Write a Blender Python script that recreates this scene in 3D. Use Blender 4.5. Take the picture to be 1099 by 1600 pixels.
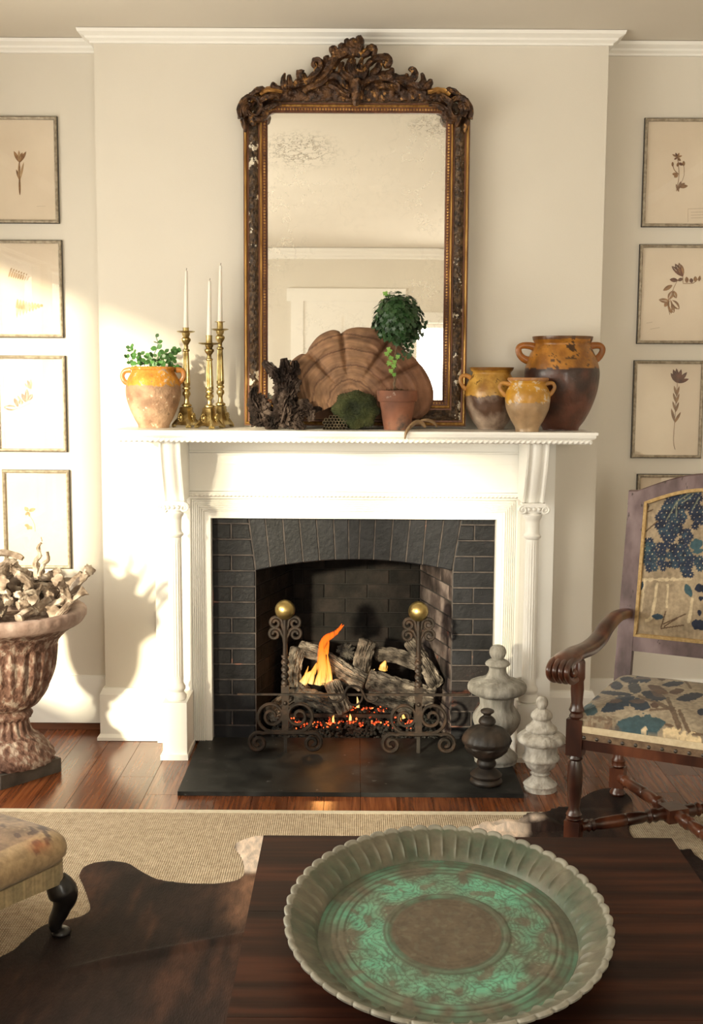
import bpy, bmesh, math, random
from math import sin, cos, pi, radians, sqrt, atan2, exp
from mathutils import Vector as V, Matrix, noise
random.seed(11)
sc = bpy.context.scene
COL = sc.collection
for o in list(bpy.data.objects):
    bpy.data.objects.remove(o)

# ------------------------------------------------------------------ camera
FPX, CXP, CYP = 1825.0, 549.5, 800.0          # focal length and centre for a 1099x1600 frame
CAM = V((0, -5.0, 1.583))
PITCH, ROLL, YAW = radians(6.5), radians(0.33), -0.0025
_f = V((sin(YAW) * cos(PITCH), cos(YAW) * cos(PITCH), -sin(PITCH)))
_r = V((cos(YAW), -sin(YAW), 0))
_u = _r.cross(_f)
RX = cos(ROLL) * _r + sin(ROLL) * _u
UX = -sin(ROLL) * _r + cos(ROLL) * _u
cd = bpy.data.cameras.new('camera')
cam = bpy.data.objects.new('camera', cd)
COL.objects.link(cam)
cd.sensor_fit = 'VERTICAL'
cd.sensor_height = 36
cd.sensor_width = 36 * 1099 / 1600
cd.lens = FPX * 36 / 1600
cd.clip_start = 0.05
m = Matrix((RX, UX, -_f)).transposed().to_4x4()
m.translation = CAM
cam.matrix_world = m
sc.camera = cam

# ------------------------------------------------------------------ light
SUN = V((0.50, 1.0, -0.215)).normalized()      # low morning sun through the left windows
wd = bpy.data.worlds.new('world')
sc.world = wd
wd.use_nodes = True
bg = wd.node_tree.nodes['Background']
bg.inputs[0].default_value = (1.0, 0.95, 0.86, 1)
bg.inputs[1].default_value = 1.6


def lamp(name, kind, loc, energy, color, direc=None, **kw):
    d = bpy.data.lights.new(name, kind)
    d.energy = energy
    d.color = color
    for k, v in kw.items():
        setattr(d, k, v)
    o = bpy.data.objects.new(name, d)
    COL.objects.link(o)
    o.location = loc
    if direc is not None:
        o.rotation_euler = V(direc).to_track_quat('-Z', 'Y').to_euler()
    return o


XL, XR, YB, YF, ZC = -2.3, 2.3, 0.15, -6.5, 3.0
WIN_Y = [(-2.30, -1.05), (-3.57, -2.33), (-4.84, -3.60), (-6.11, -4.87)]   # left windows
WIN_Z = (0.50, 2.42)
SILL = (0.50, 0.50, 1.02, 1.02)                                             # the two windows further back: unseen sills, raised to keep sun off the cowhide
BWIN = (0.55, 1.65, 0.55, 2.30)                                            # window behind the camera
lamp('sun', 'SUN', (-6, -8, 4), 8.5, (1.0, 0.88, 0.63), SUN, angle=radians(3.2))
for i, (a, b) in enumerate(WIN_Y):
    lamp('window_daylight', 'AREA', (XL - 0.16, (a + b) / 2, (SILL[i] + WIN_Z[1]) / 2), (66, 42, 24, 18)[i], (1.0, 0.945, 0.85),
         (1, 0, 0), shape='RECTANGLE', size=WIN_Z[1] - SILL[i], size_y=b - a)
lamp('back_window_daylight', 'AREA', ((BWIN[0] + BWIN[1]) / 2, YF - 0.12, (BWIN[2] + BWIN[3]) / 2), 52, (1.0, 0.95, 0.87),
     (0, 1, 0), shape='RECTANGLE', size=BWIN[1] - BWIN[0], size_y=BWIN[3] - BWIN[2])
sc.view_settings.view_transform = 'Standard'
sc.view_settings.look = 'None'
sc.view_settings.exposure = 0.25
sc.view_settings.gamma = 1.0
sc.view_settings.use_curve_mapping = False


# ------------------------------------------------------------------ pixel -> place helpers
def ray(x, y):
    return _f + RX * ((x - CXP) / FPX) - UX * ((y - CYP) / FPX)


def P(x, y, Y):                     # point seen at (x, y) standing at depth Y
    d = ray(x, y)
    return CAM + d * ((Y - CAM.y) / d.y)


def G(x, y, z=0.0):                 # point seen at (x, y) lying at height z
    d = ray(x, y)
    return CAM + d * ((z - CAM.z) / d.z)


def PL(x, y, p, n):                 # point seen at (x, y) on the plane through p with normal n
    d = ray(x, y)
    return CAM + d * ((V(p) - CAM).dot(n) / d.dot(n))


def pr(p):
    v = V(p) - CAM
    w = v.dot(_f)
    return (CXP + FPX * v.dot(RX) / w, CYP - FPX * v.dot(UX) / w)


def S(p):                           # metres per pixel at a point
    return (V(p) - CAM).dot(_f) / FPX


# ------------------------------------------------------------------ mesh builder
ORG = {}


class B:
    def __init__(s):
        s.bm = bmesh.new()
        s.cols = None

    def face(s, vs):
        try:
            return s.bm.faces.new(vs)
        except ValueError:
            return None

    def hexa(s, a):                 # 8 corners: 4 bottom, 4 top (same winding)
        v = [s.bm.verts.new(p) for p in a]
        for q in ((3, 2, 1, 0), (4, 5, 6, 7), (0, 1, 5, 4), (1, 2, 6, 5), (2, 3, 7, 6), (3, 0, 4, 7)):
            s.face([v[i] for i in q])
        return s

    def box(s, x0, x1, y0, y1, z0, z1):
        return s.hexa([(x0, y0, z0), (x1, y0, z0), (x1, y1, z0), (x0, y1, z0), (x0, y0, z1), (x1, y0, z1), (x1, y1, z1), (x0, y1, z1)])

    def obox(s, c, ax, ay, az):     # box by centre and half-axis vectors
        c, ax, ay, az = V(c), V(ax), V(ay), V(az)
        return s.hexa([c - ax - ay - az, c + ax - ay - az, c + ax + ay - az, c - ax + ay - az,
                       c - ax - ay + az, c + ax - ay + az, c + ax + ay + az, c - ax + ay + az])

    def rings(s, rs, closed=True, cap=True, loop=False):
        rv = [[s.bm.verts.new(p) for p in r] for r in rs]
        n = len(rv[0])
        k = len(rv)
        for i in range(k if loop else k - 1):
            A, Bq = rv[i], rv[(i + 1) % k]
            for j in range(n if closed else n - 1):
                j2 = (j + 1) % n
                s.face([A[j], A[j2], Bq[j2], Bq[j]])
        if cap and closed and not loop:
            s.face(rv[0][::-1])
            s.face(rv[-1])
        return rv

    def tube(s, pts, rad, n=8, flat=1.0, up=None, twist=0, nz=0, nf=20, lobes=0, lamp_=0.0, cap=True):
        pts = [V(p) for p in pts]
        k = len(pts)
        if not hasattr(rad, '__len__'):
            rad = [rad] * k
        rs = []
        t0 = (pts[1] - pts[0]).normalized()
        nrm = V(up) if up is not None else (V((0, 0, 1)) if abs(t0.z) < .9 else V((0, 1, 0)))
        for i, p in enumerate(pts):
            t = (pts[min(i + 1, k - 1)] - pts[max(i - 1, 0)])
            t = t.normalized() if t.length > 1e-9 else t0
            nrm = (nrm - t * nrm.dot(t))
            nrm = nrm.normalized() if nrm.length > 1e-6 else t.orthogonal().normalized()
            b = t.cross(nrm)
            ring = []
            for j in range(n):
                a = 2 * pi * j / n + twist * i
                r = rad[i]
                if lobes:
                    r *= 1 + lamp_ * cos(lobes * 2 * pi * j / n)
                q = p + nrm * (cos(a) * r) + b * (sin(a) * r * flat)
                if nz:
                    q += (q - p) * (nz * noise.noise(q * nf))
                ring.append(q)
            rs.append(ring)
        s.rings(rs, cap=cap)
        return s

    def lathe(s, prof, c=(0, 0, 0), n=32, fn=None, cap=True, ang=None):
        c = V(c)
        rs = []
        for i, (r, z) in enumerate(prof):
            ring = []
            for j in range(n):
                a = 2 * pi * j / n
                rr = max(r, 1e-4) * (fn(a, i, z) if fn else 1)
                ring.append(c + V((cos(a) * rr, sin(a) * rr, z)))
            rs.append(ring)
        s.rings(rs, cap=cap)
        return s

    def sph(s, c, r, n=12, sx=1, sy=1, sz=1, nz=0, nf=10):
        c = V(c)
        k = max(4, n // 2)
        rs = []
        for i in range(k + 1):
            t = pi * i / k
            rs.append([c + V((sx * r * max(sin(t), .02) * cos(2 * pi * j / n), sy * r * max(sin(t), .02) * sin(2 * pi * j / n), -sz * r * cos(t))) for j in range(n)])
        if nz:
            for ring in rs:
                for q in ring:
                    q += (q - c) * (nz * noise.noise(q * nf))
        s.rings(rs)
        return s

    def prism(s, poly, off):        # closed 3-D outline pushed by a vector
        off = V(off)
        a = [s.bm.verts.new(V(p)) for p in poly]
        b = [s.bm.verts.new(V(p) + off) for p in poly]
        s.face(a)
        s.face(b[::-1])
        n = len(a)
        for i in range(n):
            s.face([a[i], b[i], b[(i + 1) % n], a[(i + 1) % n]])
        return s

    def grid(s, nu, nv, fn, closed_u=False):
        vs = [[s.bm.verts.new(fn(i / (nu - (0 if closed_u else 1)), j / (nv - 1))) for i in range(nu)] for j in range(nv)]
        for j in range(nv - 1):
            for i in range(nu if closed_u else nu - 1):
                i2 = (i + 1) % nu
                s.face([vs[j][i], vs[j][i2], vs[j + 1][i2], vs[j + 1][i]])
        return vs

    def leaf(s, base, tip, w, nrm, lobes=0, th=0.0, curl=0.0, k=5):
        base, tip, nrm = V(base), V(tip), V(nrm)
        d = tip - base
        side = d.cross(nrm)
        side = side.normalized() * w if side.length > 1e-9 else V((w, 0, 0))
        nn = nrm.normalized()
        L, Rr = [], []
        mid = []
        for i in range(k + 1):
            t = i / k
            ww = sin(pi * min(1, t * .92 + .06)) ** .8
            if lobes:
                ww *= 1 + .35 * cos(t * pi * 2 * lobes)
            if i == k:
                ww = .03
            c = base + d * t + nn * (curl * (t - t * t * 1.6))
            mid.append(s.bm.verts.new(c + nn * (-.12 * w)))
            L.append(s.bm.verts.new(c + side * ww))
            Rr.append(s.bm.verts.new(c - side * ww))
        for i in range(k):
            s.face([mid[i], mid[i + 1], L[i + 1], L[i]])
            s.face([mid[i], Rr[i], Rr[i + 1], mid[i + 1]])
        return s

    def bevel(s, w, seg=2):
        es = [e for e in s.bm.edges if len(e.link_faces) == 2 and e.calc_face_angle(0) > .6]
        bmesh.ops.bevel(s.bm, geom=es, offset=w, segments=seg, affect='EDGES', profile=.6, clamp_overlap=True)
        return s

    def obj(s, name, mat, parent=None, org=None, smooth=40, paint=None, kind=None, recalc=True):
        if recalc:
            bmesh.ops.recalc_face_normals(s.bm, faces=s.bm.faces)
        base = ORG[parent.name] if parent else V(org if org is not None else (0, 0, 0))
        me = bpy.data.meshes.new(name)
        pts = [v.co.copy() for v in s.bm.verts] if paint else None
        bmesh.ops.translate(s.bm, verts=s.bm.verts, vec=-base)
        s.bm.to_mesh(me)
        s.bm.free()
        if paint:
            at = me.color_attributes.new('paint', 'FLOAT_COLOR', 'POINT')
            buf = []
            for p in pts:
                c = paint(p)
                buf += [c[0], c[1], c[2], 1]
            at.data.foreach_set('color', buf)
        if smooth:
            me.shade_smooth()
            me.set_sharp_from_angle(angle=radians(smooth))
        me.materials.append(mat)
        o = bpy.data.objects.new(name, me)
        COL.objects.link(o)
        if parent:
            o.parent = parent
        else:
            o.location = base
        ORG[o.name] = base
        if kind:
            o['kind'] = kind
        return o


def thing(name, label, cat, loc=(0, 0, 0), group=None):
    o = bpy.data.objects.new(name, None)
    COL.objects.link(o)
    o.location = loc
    o.empty_display_size = .05
    ORG[o.name] = V(loc)
    return tag(o, label, cat, group)


def tag(o, label, cat, group=None):
    o['label'] = label
    o['category'] = cat
    if group:
        o['group'] = group
    return o


def share(src, name, parent, loc, rot=(0, 0, 0), scl=None):   # a piece that shares a mesh with another
    o = bpy.data.objects.new(name, src)
    COL.objects.link(o)
    o.parent = parent
    o.location = V(loc) - ORG[parent.name]
    o.rotation_euler = rot
    if scl:
        o.scale = scl
    ORG[o.name] = V(loc)
    return o


def srgb(r, g, b):
    f = lambda c: (c / 255 / 12.92) if c / 255 <= .04045 else ((c / 255 + .055) / 1.055) ** 2.4
    return (f(r), f(g), f(b))


def lerp(a, b, t):
    return tuple(a[i] + (b[i] - a[i]) * t for i in range(3))


# ------------------------------------------------------------------ materials
class NT:
    def __init__(s, name):
        s.m = bpy.data.materials.new(name)
        s.m.use_nodes = True
        s.t = s.m.node_tree
        s.p = s.t.nodes['Principled BSDF']

    def n(s, kind, ins=None, **kw):
        x = s.t.nodes.new('ShaderNode' + kind)
        for k, v in kw.items():
            setattr(x, k, v)
        for k, v in (ins or {}).items():
            if hasattr(v, 'is_output') or isinstance(v, bpy.types.NodeSocket):
                s.t.links.new(v, x.inputs[k])
            else:
                x.inputs[k].default_value = v
        return x

    def ramp(s, fac, stops):
        r = s.n('ValToRGB', {0: fac})
        e = r.color_ramp.elements
        while len(e) < len(stops):
            e.new(.5)
        for i, (p, c) in enumerate(stops):
            e[i].position = p
            e[i].color = (*c, 1) if hasattr(c, '__len__') else (c, c, c, 1)
        return r.outputs[0]

    def mix(s, fac, a, b, mode='MIX'):
        x = s.n('Mix', data_type='RGBA', blend_type=mode)
        for i, v in ((0, fac), (6, a), (7, b)):
            if isinstance(v, bpy.types.NodeSocket):
                s.t.links.new(v, x.inputs[i])
            else:
                x.inputs[i].default_value = (*v, 1) if hasattr(v, '__len__') else v
        return x.outputs[2]

    def link(s, a, k):
        s.t.links.new(a, s.p.inputs[k])


def mat(name, c1, c2=None, c3=None, scale=6, detail=6, stretch=(1, 1, 1), rough=.5, metal=0, bump=0, bscale=None, bstretch=None,
        lo=.35, hi=.65, spec=.5, coat=0, attr=False, spots=(), rnd=0, dist=.01, warp=0, sheen=0, rrough=0, bdetail=5, rotx=None):
    t = NT(name)
    co = t.n('TexCoord').outputs['Object']
    if rnd:
        oi = t.n('ObjectInfo').outputs['Random']
        off = t.n('VectorMath', {0: (37, 11, 53), 3: oi}, operation='SCALE')
        off.inputs['Scale'].default_value = 1
        t.t.links.new(oi, off.inputs['Scale'])
        co = t.n('VectorMath', {0: co, 1: off.outputs[0]}, operation='ADD').outputs[0]
    vec = t.n('Mapping', {0: co, 3: stretch}).outputs[0]
    nz = t.n('TexNoise', {'Vector': vec, 'Scale': scale, 'Detail': detail, 'Distortion': warp})
    stops = [(lo, c1), (hi, c2 or c1)]
    if c3:
        stops = [(lo, c1), ((lo + hi) / 2, c2), (hi, c3)]
    col = t.ramp(nz.outputs[0], stops)
    if attr:
        at = t.n('Attribute', attribute_name='paint').outputs['Color']
        col = t.mix(1.0, at, col, 'MULTIPLY')
    for sp in spots:
        c, s_, th = sp[:3]
        soft = sp[3] if len(sp) > 3 else .03
        z = t.n('TexNoise', {'Vector': vec, 'Scale': s_, 'Detail': 5, 'Roughness': .62})
        f = t.ramp(z.outputs[0], [(th, 0.0), (min(1, th + soft), 1.0)])
        col = t.mix(f, col, c)
    if rnd:
        hv = t.n('MapRange', {0: oi, 3: 1 - rnd, 4: 1 + rnd})
        col = t.mix(1.0, col, t.n('CombineColor', {0: hv.outputs[0], 1: hv.outputs[0], 2: hv.outputs[0]}).outputs[0], 'MULTIPLY')
    t.link(col, 'Base Color')
    t.p.inputs['Roughness'].default_value = rough
    if rrough:
        rr = t.n('MapRange', {0: nz.outputs[0], 1: .3, 2: .7, 3: rough - rrough, 4: rough + rrough})
        t.link(rr.outputs[0], 'Roughness')
    t.p.inputs['Metallic'].default_value = metal
    t.p.inputs['Specular IOR Level'].default_value = spec
    t.p.inputs['Coat Weight'].default_value = coat
    t.p.inputs['Coat Roughness'].default_value = .12
    t.p.inputs['Sheen Weight'].default_value = sheen
    if bump:
        bv = t.n('Mapping', {0: co, 3: bstretch or stretch}).outputs[0]
        bz = t.n('TexNoise', {'Vector': bv, 'Scale': bscale or scale * 4, 'Detail': bdetail})
        bp = t.n('Bump', {'Strength': bump, 'Distance': dist, 'Height': bz.outputs[0]})
        t.link(bp.outputs[0], 'Normal')
    return t.m


def glassmat(name, tint=(1, 1, 1), rough=.02, refl=1.0):
    t = NT(name)
    tr = t.n('BsdfTransparent', {0: (*tint, 1)})
    gl = t.n('BsdfGlossy', {0: (1, 1, 1, 1), 'Roughness': rough})
    fc_ = t.n('LayerWeight', {0: .5}).outputs['Facing']       # same from both sides of the pane
    p5 = t.n('Math', {0: fc_, 1: 5.0}, operation='POWER')
    ml = t.n('Math', {0: p5.outputs[0], 1: .9 * refl, 2: .045 * refl}, operation='MULTIPLY_ADD')
    mx = t.n('MixShader', {0: ml.outputs[0], 1: tr.outputs[0], 2: gl.outputs[0]})
    t.t.links.new(mx.outputs[0], t.t.nodes['Material Output'].inputs[0])
    return t.m


def emitmat(name, stops, strength, axis=2, z0=0, z1=1):
    t = NT(name)
    co = t.n('TexCoord').outputs['Object']
    sep = t.n('SeparateXYZ', {0: co}).outputs[axis]
    mr = t.n('MapRange', {0: sep, 1: z0, 2: z1})
    lw = t.n('LayerWeight', {0: .5}).outputs['Facing']
    hot = t.n('Math', {0: mr.outputs[0], 1: t.n('Math', {0: lw, 1: .75}, operation='MULTIPLY').outputs[0]}, operation='ADD')
    col = t.ramp(hot.outputs[0], stops)
    em = t.n('Emission', {0: col, 1: strength})
    st = t.n('TexNoise', {'Vector': t.n('Mapping', {0: co, 3: (110, 30, 14)}).outputs[0], 'Scale': 1, 'Detail': 3}).outputs[0]
    a1 = t.n('Math', {0: lw, 1: t.n('MapRange', {0: st, 1: .35, 2: .7, 3: -.25, 4: .55}).outputs[0]}, operation='ADD').outputs[0]
    f2 = t.ramp(a1, [(.08, .10), (.72, 1.0)])
    tr = t.n('BsdfTransparent')
    mx = t.n('MixShader', {0: f2, 1: em.outputs[0], 2: tr.outputs[0]})
    t.t.links.new(mx.outputs[0], t.t.nodes['Material Output'].inputs[0])
    return t.m


M = {}
M['wall'] = mat('wall_paint', (.70, .655, .575), (.72, .675, .595), scale=3, rough=.75, bump=.05, bscale=180, spec=.25)
M['ceil'] = mat('ceiling_paint', (.66, .61, .53), (.68, .63, .55), scale=2, rough=.85, spec=.2)
M['white'] = mat('white_gloss_paint', (.86, .845, .80), (.875, .86, .815), scale=4, rough=.38, bump=.04, bscale=60, spec=.4)
M['plank'] = mat('heart_pine', (.060, .0165, .0065), (.155, .046, .016), (.26, .088, .030), scale=8, detail=7, stretch=(10, .45, 10), rough=.21, lo=.25, hi=.75,
                 rnd=.22, bump=.06, bscale=12, bstretch=(14, .5, 14), warp=.25, coat=.08, dist=.003, spec=.36)
M['floorbase'] = mat('floor_base', (.03, .012, .006), rough=.6)
M['shoe'] = mat('brown_shoe_moulding', (.10, .035, .016), (.15, .055, .024), scale=8, stretch=(.5, 8, 8), rough=.35)
M['brick'] = mat('black_painted_brick', (.0062, .0064, .0082), (.0125, .0127, .0158), scale=14, rough=.42, spec=.28, bump=.35, bscale=60, rnd=.25, dist=.004,
                 spots=[((.05, .022, .016), 9, .70, .05)])
M['brickred'] = mat('spalled_red_brick', (.0075, .006, .0065), (.014, .011, .012), scale=14, rough=.6, spec=.25, bump=.5, bscale=50, rnd=.2, dist=.005,
                    spots=[((.10, .036, .022), 14, .58, .12)])
M['firebrick'] = mat('sooty_firebrick', (.0035, .003, .0028), (.0085, .0068, .006), (.017, .0125, .011), scale=9, spec=.2, rough=.8, bump=.6, bscale=45, rnd=.3, dist=.006,
                     spots=[((.055, .042, .035), 16, .70, .05)])
M['sidebrick'] = mat('pale_firebrick', (.016, .012, .011), (.05, .037, .034), (.145, .115, .105), spec=.2, scale=7, rough=.85, bump=.5, bscale=45, rnd=.3, dist=.006,
                     spots=[((.22, .06, .03), 8, .66, .06)])  # paler mottled brick, used on the right firebox wall alone
M['mortar'] = mat('dark_mortar', (.045, .040, .040), (.085, .072, .068), scale=30, rough=.9, spec=.2, spots=[((.20, .105, .085), 7, .62, .05)])
M['soot'] = mat('soot', (.006, .005, .005), (.012, .010, .009), scale=20, rough=.95)
M['slate'] = mat('black_slate', (.010, .0102, .0100), (.020, .0203, .0195), (.045, .045, .042), scale=7, spec=.24, rough=.52, rrough=.1, bump=.1, bscale=60, dist=.003, lo=.35, hi=.75,
                 spots=[((.12, .12, .11), 26, .68, .03), ((.06, .055, .05), 4, .60, .15)])
M['gold'] = mat('aged_gilding', (.14, .062, .019), (.36, .18, .05), (.58, .33, .10), scale=14, stretch=(1, 1, 1), rough=.36, metal=.65, bump=.25, bscale=60, dist=.003)
M['goldbright'] = mat('worn_bright_gilding', (.34, .165, .045), (.68, .41, .13), scale=16, stretch=(4, 4, .6), rough=.30, metal=.7, bump=.1, bscale=50, dist=.002)
M['carve'] = mat('dark_carved_gesso', (.018, .008, .0045), (.055, .024, .011), (.13, .06, .022), scale=34, rough=.42, metal=.35, bump=1.0, bscale=55, dist=.012,
                 spots=[((.34, .17, .05), 40, .60, .05), ((.60, .53, .42), 24, .715, .015)])
M['carve_chip'] = mat('chipped_carved_gesso', (.026, .016, .010), (.065, .038, .021), (.13, .078, .038), scale=60, rough=.45, metal=.3, bump=1.0, bscale=90, dist=.006,
                      spots=[((.68, .62, .50), 19, .615, .012)])
M['maroon'] = mat('maroon_bole', (.075, .024, .012), (.16, .058, .024), scale=25, stretch=(3, 3, .7), rough=.45, metal=.25, bump=.2, bscale=50, dist=.003)
M['brass'] = mat('old_brass', (.20, .135, .05), (.44, .33, .13), (.66, .54, .27), scale=22, rough=.30, metal=.95, bump=.2, bscale=70, dist=.002)
M['ball'] = mat('andiron_brass', (.28, .20, .075), (.45, .34, .14), scale=18, rough=.34, metal=.95, bump=.08, bscale=60, dist=.002)
M['wax'] = mat('white_wax', (.80, .775, .70), rough=.45)
M['wax'].node_tree.nodes['Principled BSDF'].inputs['Subsurface Weight'].default_value = .15
M['wick'] = mat('wick', (.05, .04, .03), rough=.9)
M['iron'] = mat('wrought_iron', (.011, .0085, .007), (.026, .018, .014), (.046, .027, .018), scale=20, rough=.5, metal=.35, spec=.35, bump=.4, bscale=70, dist=.003)
M['bark'] = mat('burnt_log_bark', (.022, .018, .0155), (.105, .088, .074), (.235, .20, .165), scale=24, stretch=(1, 1, 1), rough=.95, spec=.15, bump=1.0, bscale=50, dist=.01, lo=.33, hi=.7)
M['char'] = mat('charred_wood', (.008, .007, .006), (.04, .034, .029), (.11, .096, .08), scale=20, rough=.9, bump=1.0, bscale=40, dist=.01)
M['cinder'] = mat('lava_rock', (.012, .012, .011), (.04, .038, .034), scale=40, rough=.95, rnd=.3)
M['terracotta'] = mat('terracotta', (.12, .048, .027), (.23, .088, .047), (.30, .14, .085), scale=6, rough=.75, bump=.2, bscale=50, dist=.002,
                      spots=[((.085, .062, .05), 9, .54, .12), ((.40, .31, .25), 14, .64, .06)])
M['glaze'] = mat('yellow_glazed_ware', (.72, .72, .72), (1.1, 1.1, 1.1), scale=18, rough=.36, attr=True, bump=.6, bscale=40, dist=.004, coat=.15)
M['clay'] = mat('bare_clay', (.70, .70, .70), (1.15, 1.15, 1.15), scale=22, rough=.75, attr=True, bump=.8, bscale=60, dist=.006, spots=[((.62, .50, .38), 44, .64, .03), ((.20, .12, .07), 50, .66, .03)])
M['green'] = mat('jade_leaf', (.030, .10, .020), (.07, .19, .045), scale=20, rough=.38, rnd=.3)
M['ivy'] = mat('ivy_leaf', (.009, .036, .009), (.026, .078, .020), scale=18, rough=.42)
M['ivynew'] = mat('new_ivy_leaf', (.10, .26, .035), (.22, .40, .08), scale=18, rough=.42)
M['stem'] = mat('brown_stem', (.10, .065, .035), (.17, .11, .06), scale=30, rough=.8)
M['mulch'] = mat('bark_mulch', (.06, .028, .014), (.15, .075, .036), scale=40, rough=.9, bump=.8)
M['fungus'] = mat('bracket_fungus', (.70, .68, .66), (1.18, 1.15, 1.12), scale=20, rough=.78, attr=True, bump=.35, bscale=60, dist=.003)
M['root'] = mat('weathered_root', (.008, .0055, .0045), (.032, .021, .017), (.10, .072, .058), spec=.15, scale=22, stretch=(1, 1, .55), rough=.9, bump=1.0, bscale=36, bstretch=(1, 1, .5), dist=.012, lo=.36, hi=.68)
M['moss'] = mat('moss', (.012, .017, .004), (.030, .038, .008), (.065, .068, .020), scale=14, rough=.95, bump=1.0, bscale=90, dist=.01)
M['comb'] = mat('honeycomb_paper', (.07, .05, .028), (.19, .145, .085), scale=20, rough=.85)
M['pod'] = mat('dried_pod', (.16, .095, .045), (.32, .21, .11), scale=20, rough=.5)
M['stone'] = mat('grey_cast_stone', (.19, .178, .155), (.28, .265, .235), (.36, .345, .31), scale=26, detail=9, stretch=(1, 1, .3), rough=.9, bump=.9, bscale=60, bstretch=(1, 1, .3), dist=.008)
M['stonew'] = mat('chalky_cast_stone', (.34, .31, .265), (.50, .47, .42), (.62, .595, .54), scale=34, detail=9, stretch=(1, 1, .6), rough=.9, bump=.9, bscale=70, dist=.008)
M['darkwood'] = mat('dark_carved_wood', (.009, .007, .006), (.024, .018, .014), (.046, .031, .022), scale=16, rough=.5, bump=.4, bscale=60, dist=.003)
M['urn'] = mat('rusty_painted_iron', (.065, .027, .017), (.15, .075, .052), (.31, .245, .20), scale=40, detail=9, stretch=(1, 1, .6), rough=.8, bump=1.0, bscale=80, dist=.008, lo=.36, hi=.64)
M['urnrim'] = mat('pink_worn_iron', (.20, .125, .10), (.34, .25, .215), scale=14, rough=.75, bump=.5, bscale=60, dist=.004, spots=[((.10, .045, .03), 16, .64, .05)])
M['urnbase'] = mat('dark_plinth_stone', (.045, .037, .031), (.095, .078, .064), scale=12, rough=.8, bump=.5, bscale=50, dist=.004)
M['drift'] = mat('bleached_driftwood', (.13, .088, .06), (.30, .23, .175), (.54, .465, .385), scale=22, rough=.85, bump=.7, bscale=40, dist=.006, rnd=.2)
M['silver'] = mat('aged_silver_frame', (.26, .215, .155), (.46, .40, .31), scale=22, stretch=(3, 3, 3), rough=.4, metal=.35, bump=.1)
M['frameside'] = mat('black_frame_edge', (.02, .017, .014), rough=.5)
M['paper'] = mat('herbarium_paper', (.68, .575, .445), (.74, .635, .50), scale=4, rough=.9, bump=.05, bscale=120)
M['ink'] = mat('faded_ink', (.42, .33, .23), rough=.9)
M['press1'] = mat('pressed_leaf', (.16, .075, .03), (.34, .19, .085), scale=40, rough=.9)
M['press2'] = mat('pressed_petal', (.075, .026, .014), (.17, .062, .03), scale=40, rough=.9)
M['press3'] = mat('pale_pressed_leaf', (.34, .21, .10), (.50, .34, .19), scale=40, rough=.9)
M['glass'] = glassmat('picture_glass', rough=.015, refl=.75)
M['pane'] = glassmat('window_glass', tint=(.97, .97, .95), refl=.8)
M['mahog'] = mat('old_walnut', (.020, .0055, .003), (.062, .0175, .008), (.135, .044, .02), scale=9, stretch=(1, 1, .35), rough=.30, bump=.15, bscale=40, dist=.003, coat=.3)
M['violet'] = mat('worn_violet_walnut', (.060, .032, .032), (.125, .078, .08), (.20, .14, .145), scale=12, stretch=(1, 1, .4), rough=.5, bump=.15, bscale=40, dist=.003,
                  spots=[((.04, .022, .018), 34, .62, .03)])
M['table'] = mat('dark_table_wood', (.010, .0028, .0016), (.023, .0062, .003), (.050, .014, .006), scale=4, detail=9, stretch=(.45, 6, 6), spec=.14, rough=.5, bump=.1, bscale=12, bstretch=(.4, 10, 10), dist=.002, rnd=.05)
M['black'] = mat('ebonised_leg', (.006, .005, .005), (.012, .010, .009), scale=12, rough=.3, coat=.15, spec=.4)
M['tapestry'] = mat('tapestry_weave', (.78, .78, .78), (1.12, 1.12, 1.12), scale=60, rough=.95, attr=True, bump=.5, bscale=260, dist=.002, sheen=.1)
M['braid'] = mat('gold_braid', (.34, .22, .085), (.48, .33, .15), scale=80, rough=.85, bump=.4, bscale=200)
M['linen'] = mat('linen_gimp', (.50, .40, .26), (.60, .50, .34), scale=50, rough=.95, bump=.4, bscale=200)
M['nail'] = mat('iron_nail', (.06, .05, .045), (.11, .10, .09), scale=20, rough=.35, metal=.8)
M['hide'] = mat('cowhide', (.72, .72, .72), (1.2, 1.15, 1.1), scale=22, stretch=(2, .7, 1), rough=.7, spec=.2, attr=True, bump=.5, bscale=60, bstretch=(4, 1, 1), dist=.004, warp=.6)
M['copper'] = mat('verdigris_copper', (.80, .80, .80), (1.15, 1.15, 1.15), scale=30, rough=.55, metal=.25, attr=True, bump=.3, bscale=60, dist=.003)
M['binding'] = mat('rug_binding', (.60, .53, .40), (.68, .61, .48), scale=60, rough=.95)


def rugmat():
    t = NT('sisal_weave')
    co = t.n('TexCoord').outputs['Object']
    w1 = t.n('TexWave', {'Vector': co, 'Scale': 42, 'Distortion': .8, 'Detail': 1}, wave_type='BANDS', bands_direction='X')
    w2 = t.n('TexWave', {'Vector': co, 'Scale': 30, 'Distortion': .8, 'Detail': 1}, wave_type='BANDS', bands_direction='Y')
    mx = t.n('Math', {0: w1.outputs[1], 1: w2.outputs[1]}, operation='MULTIPLY').outputs[0]
    nz = t.n('TexNoise', {'Vector': co, 'Scale': 60, 'Detail': 4}).outputs[0]
    ad = t.n('Math', {0: mx, 1: nz}, operation='ADD').outputs[0]
    c = t.ramp(ad, [(.38, (.32, .235, .15)), (1.0, (.70, .575, .415))])
    t.link(c, 'Base Color')
    t.p.inputs['Roughness'].default_value = .95
    bp = t.n('Bump', {'Strength': .8, 'Distance': .006, 'Height': mx})
    t.link(bp.outputs[0], 'Normal')
    return t.m


M['rug'] = rugmat()


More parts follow.
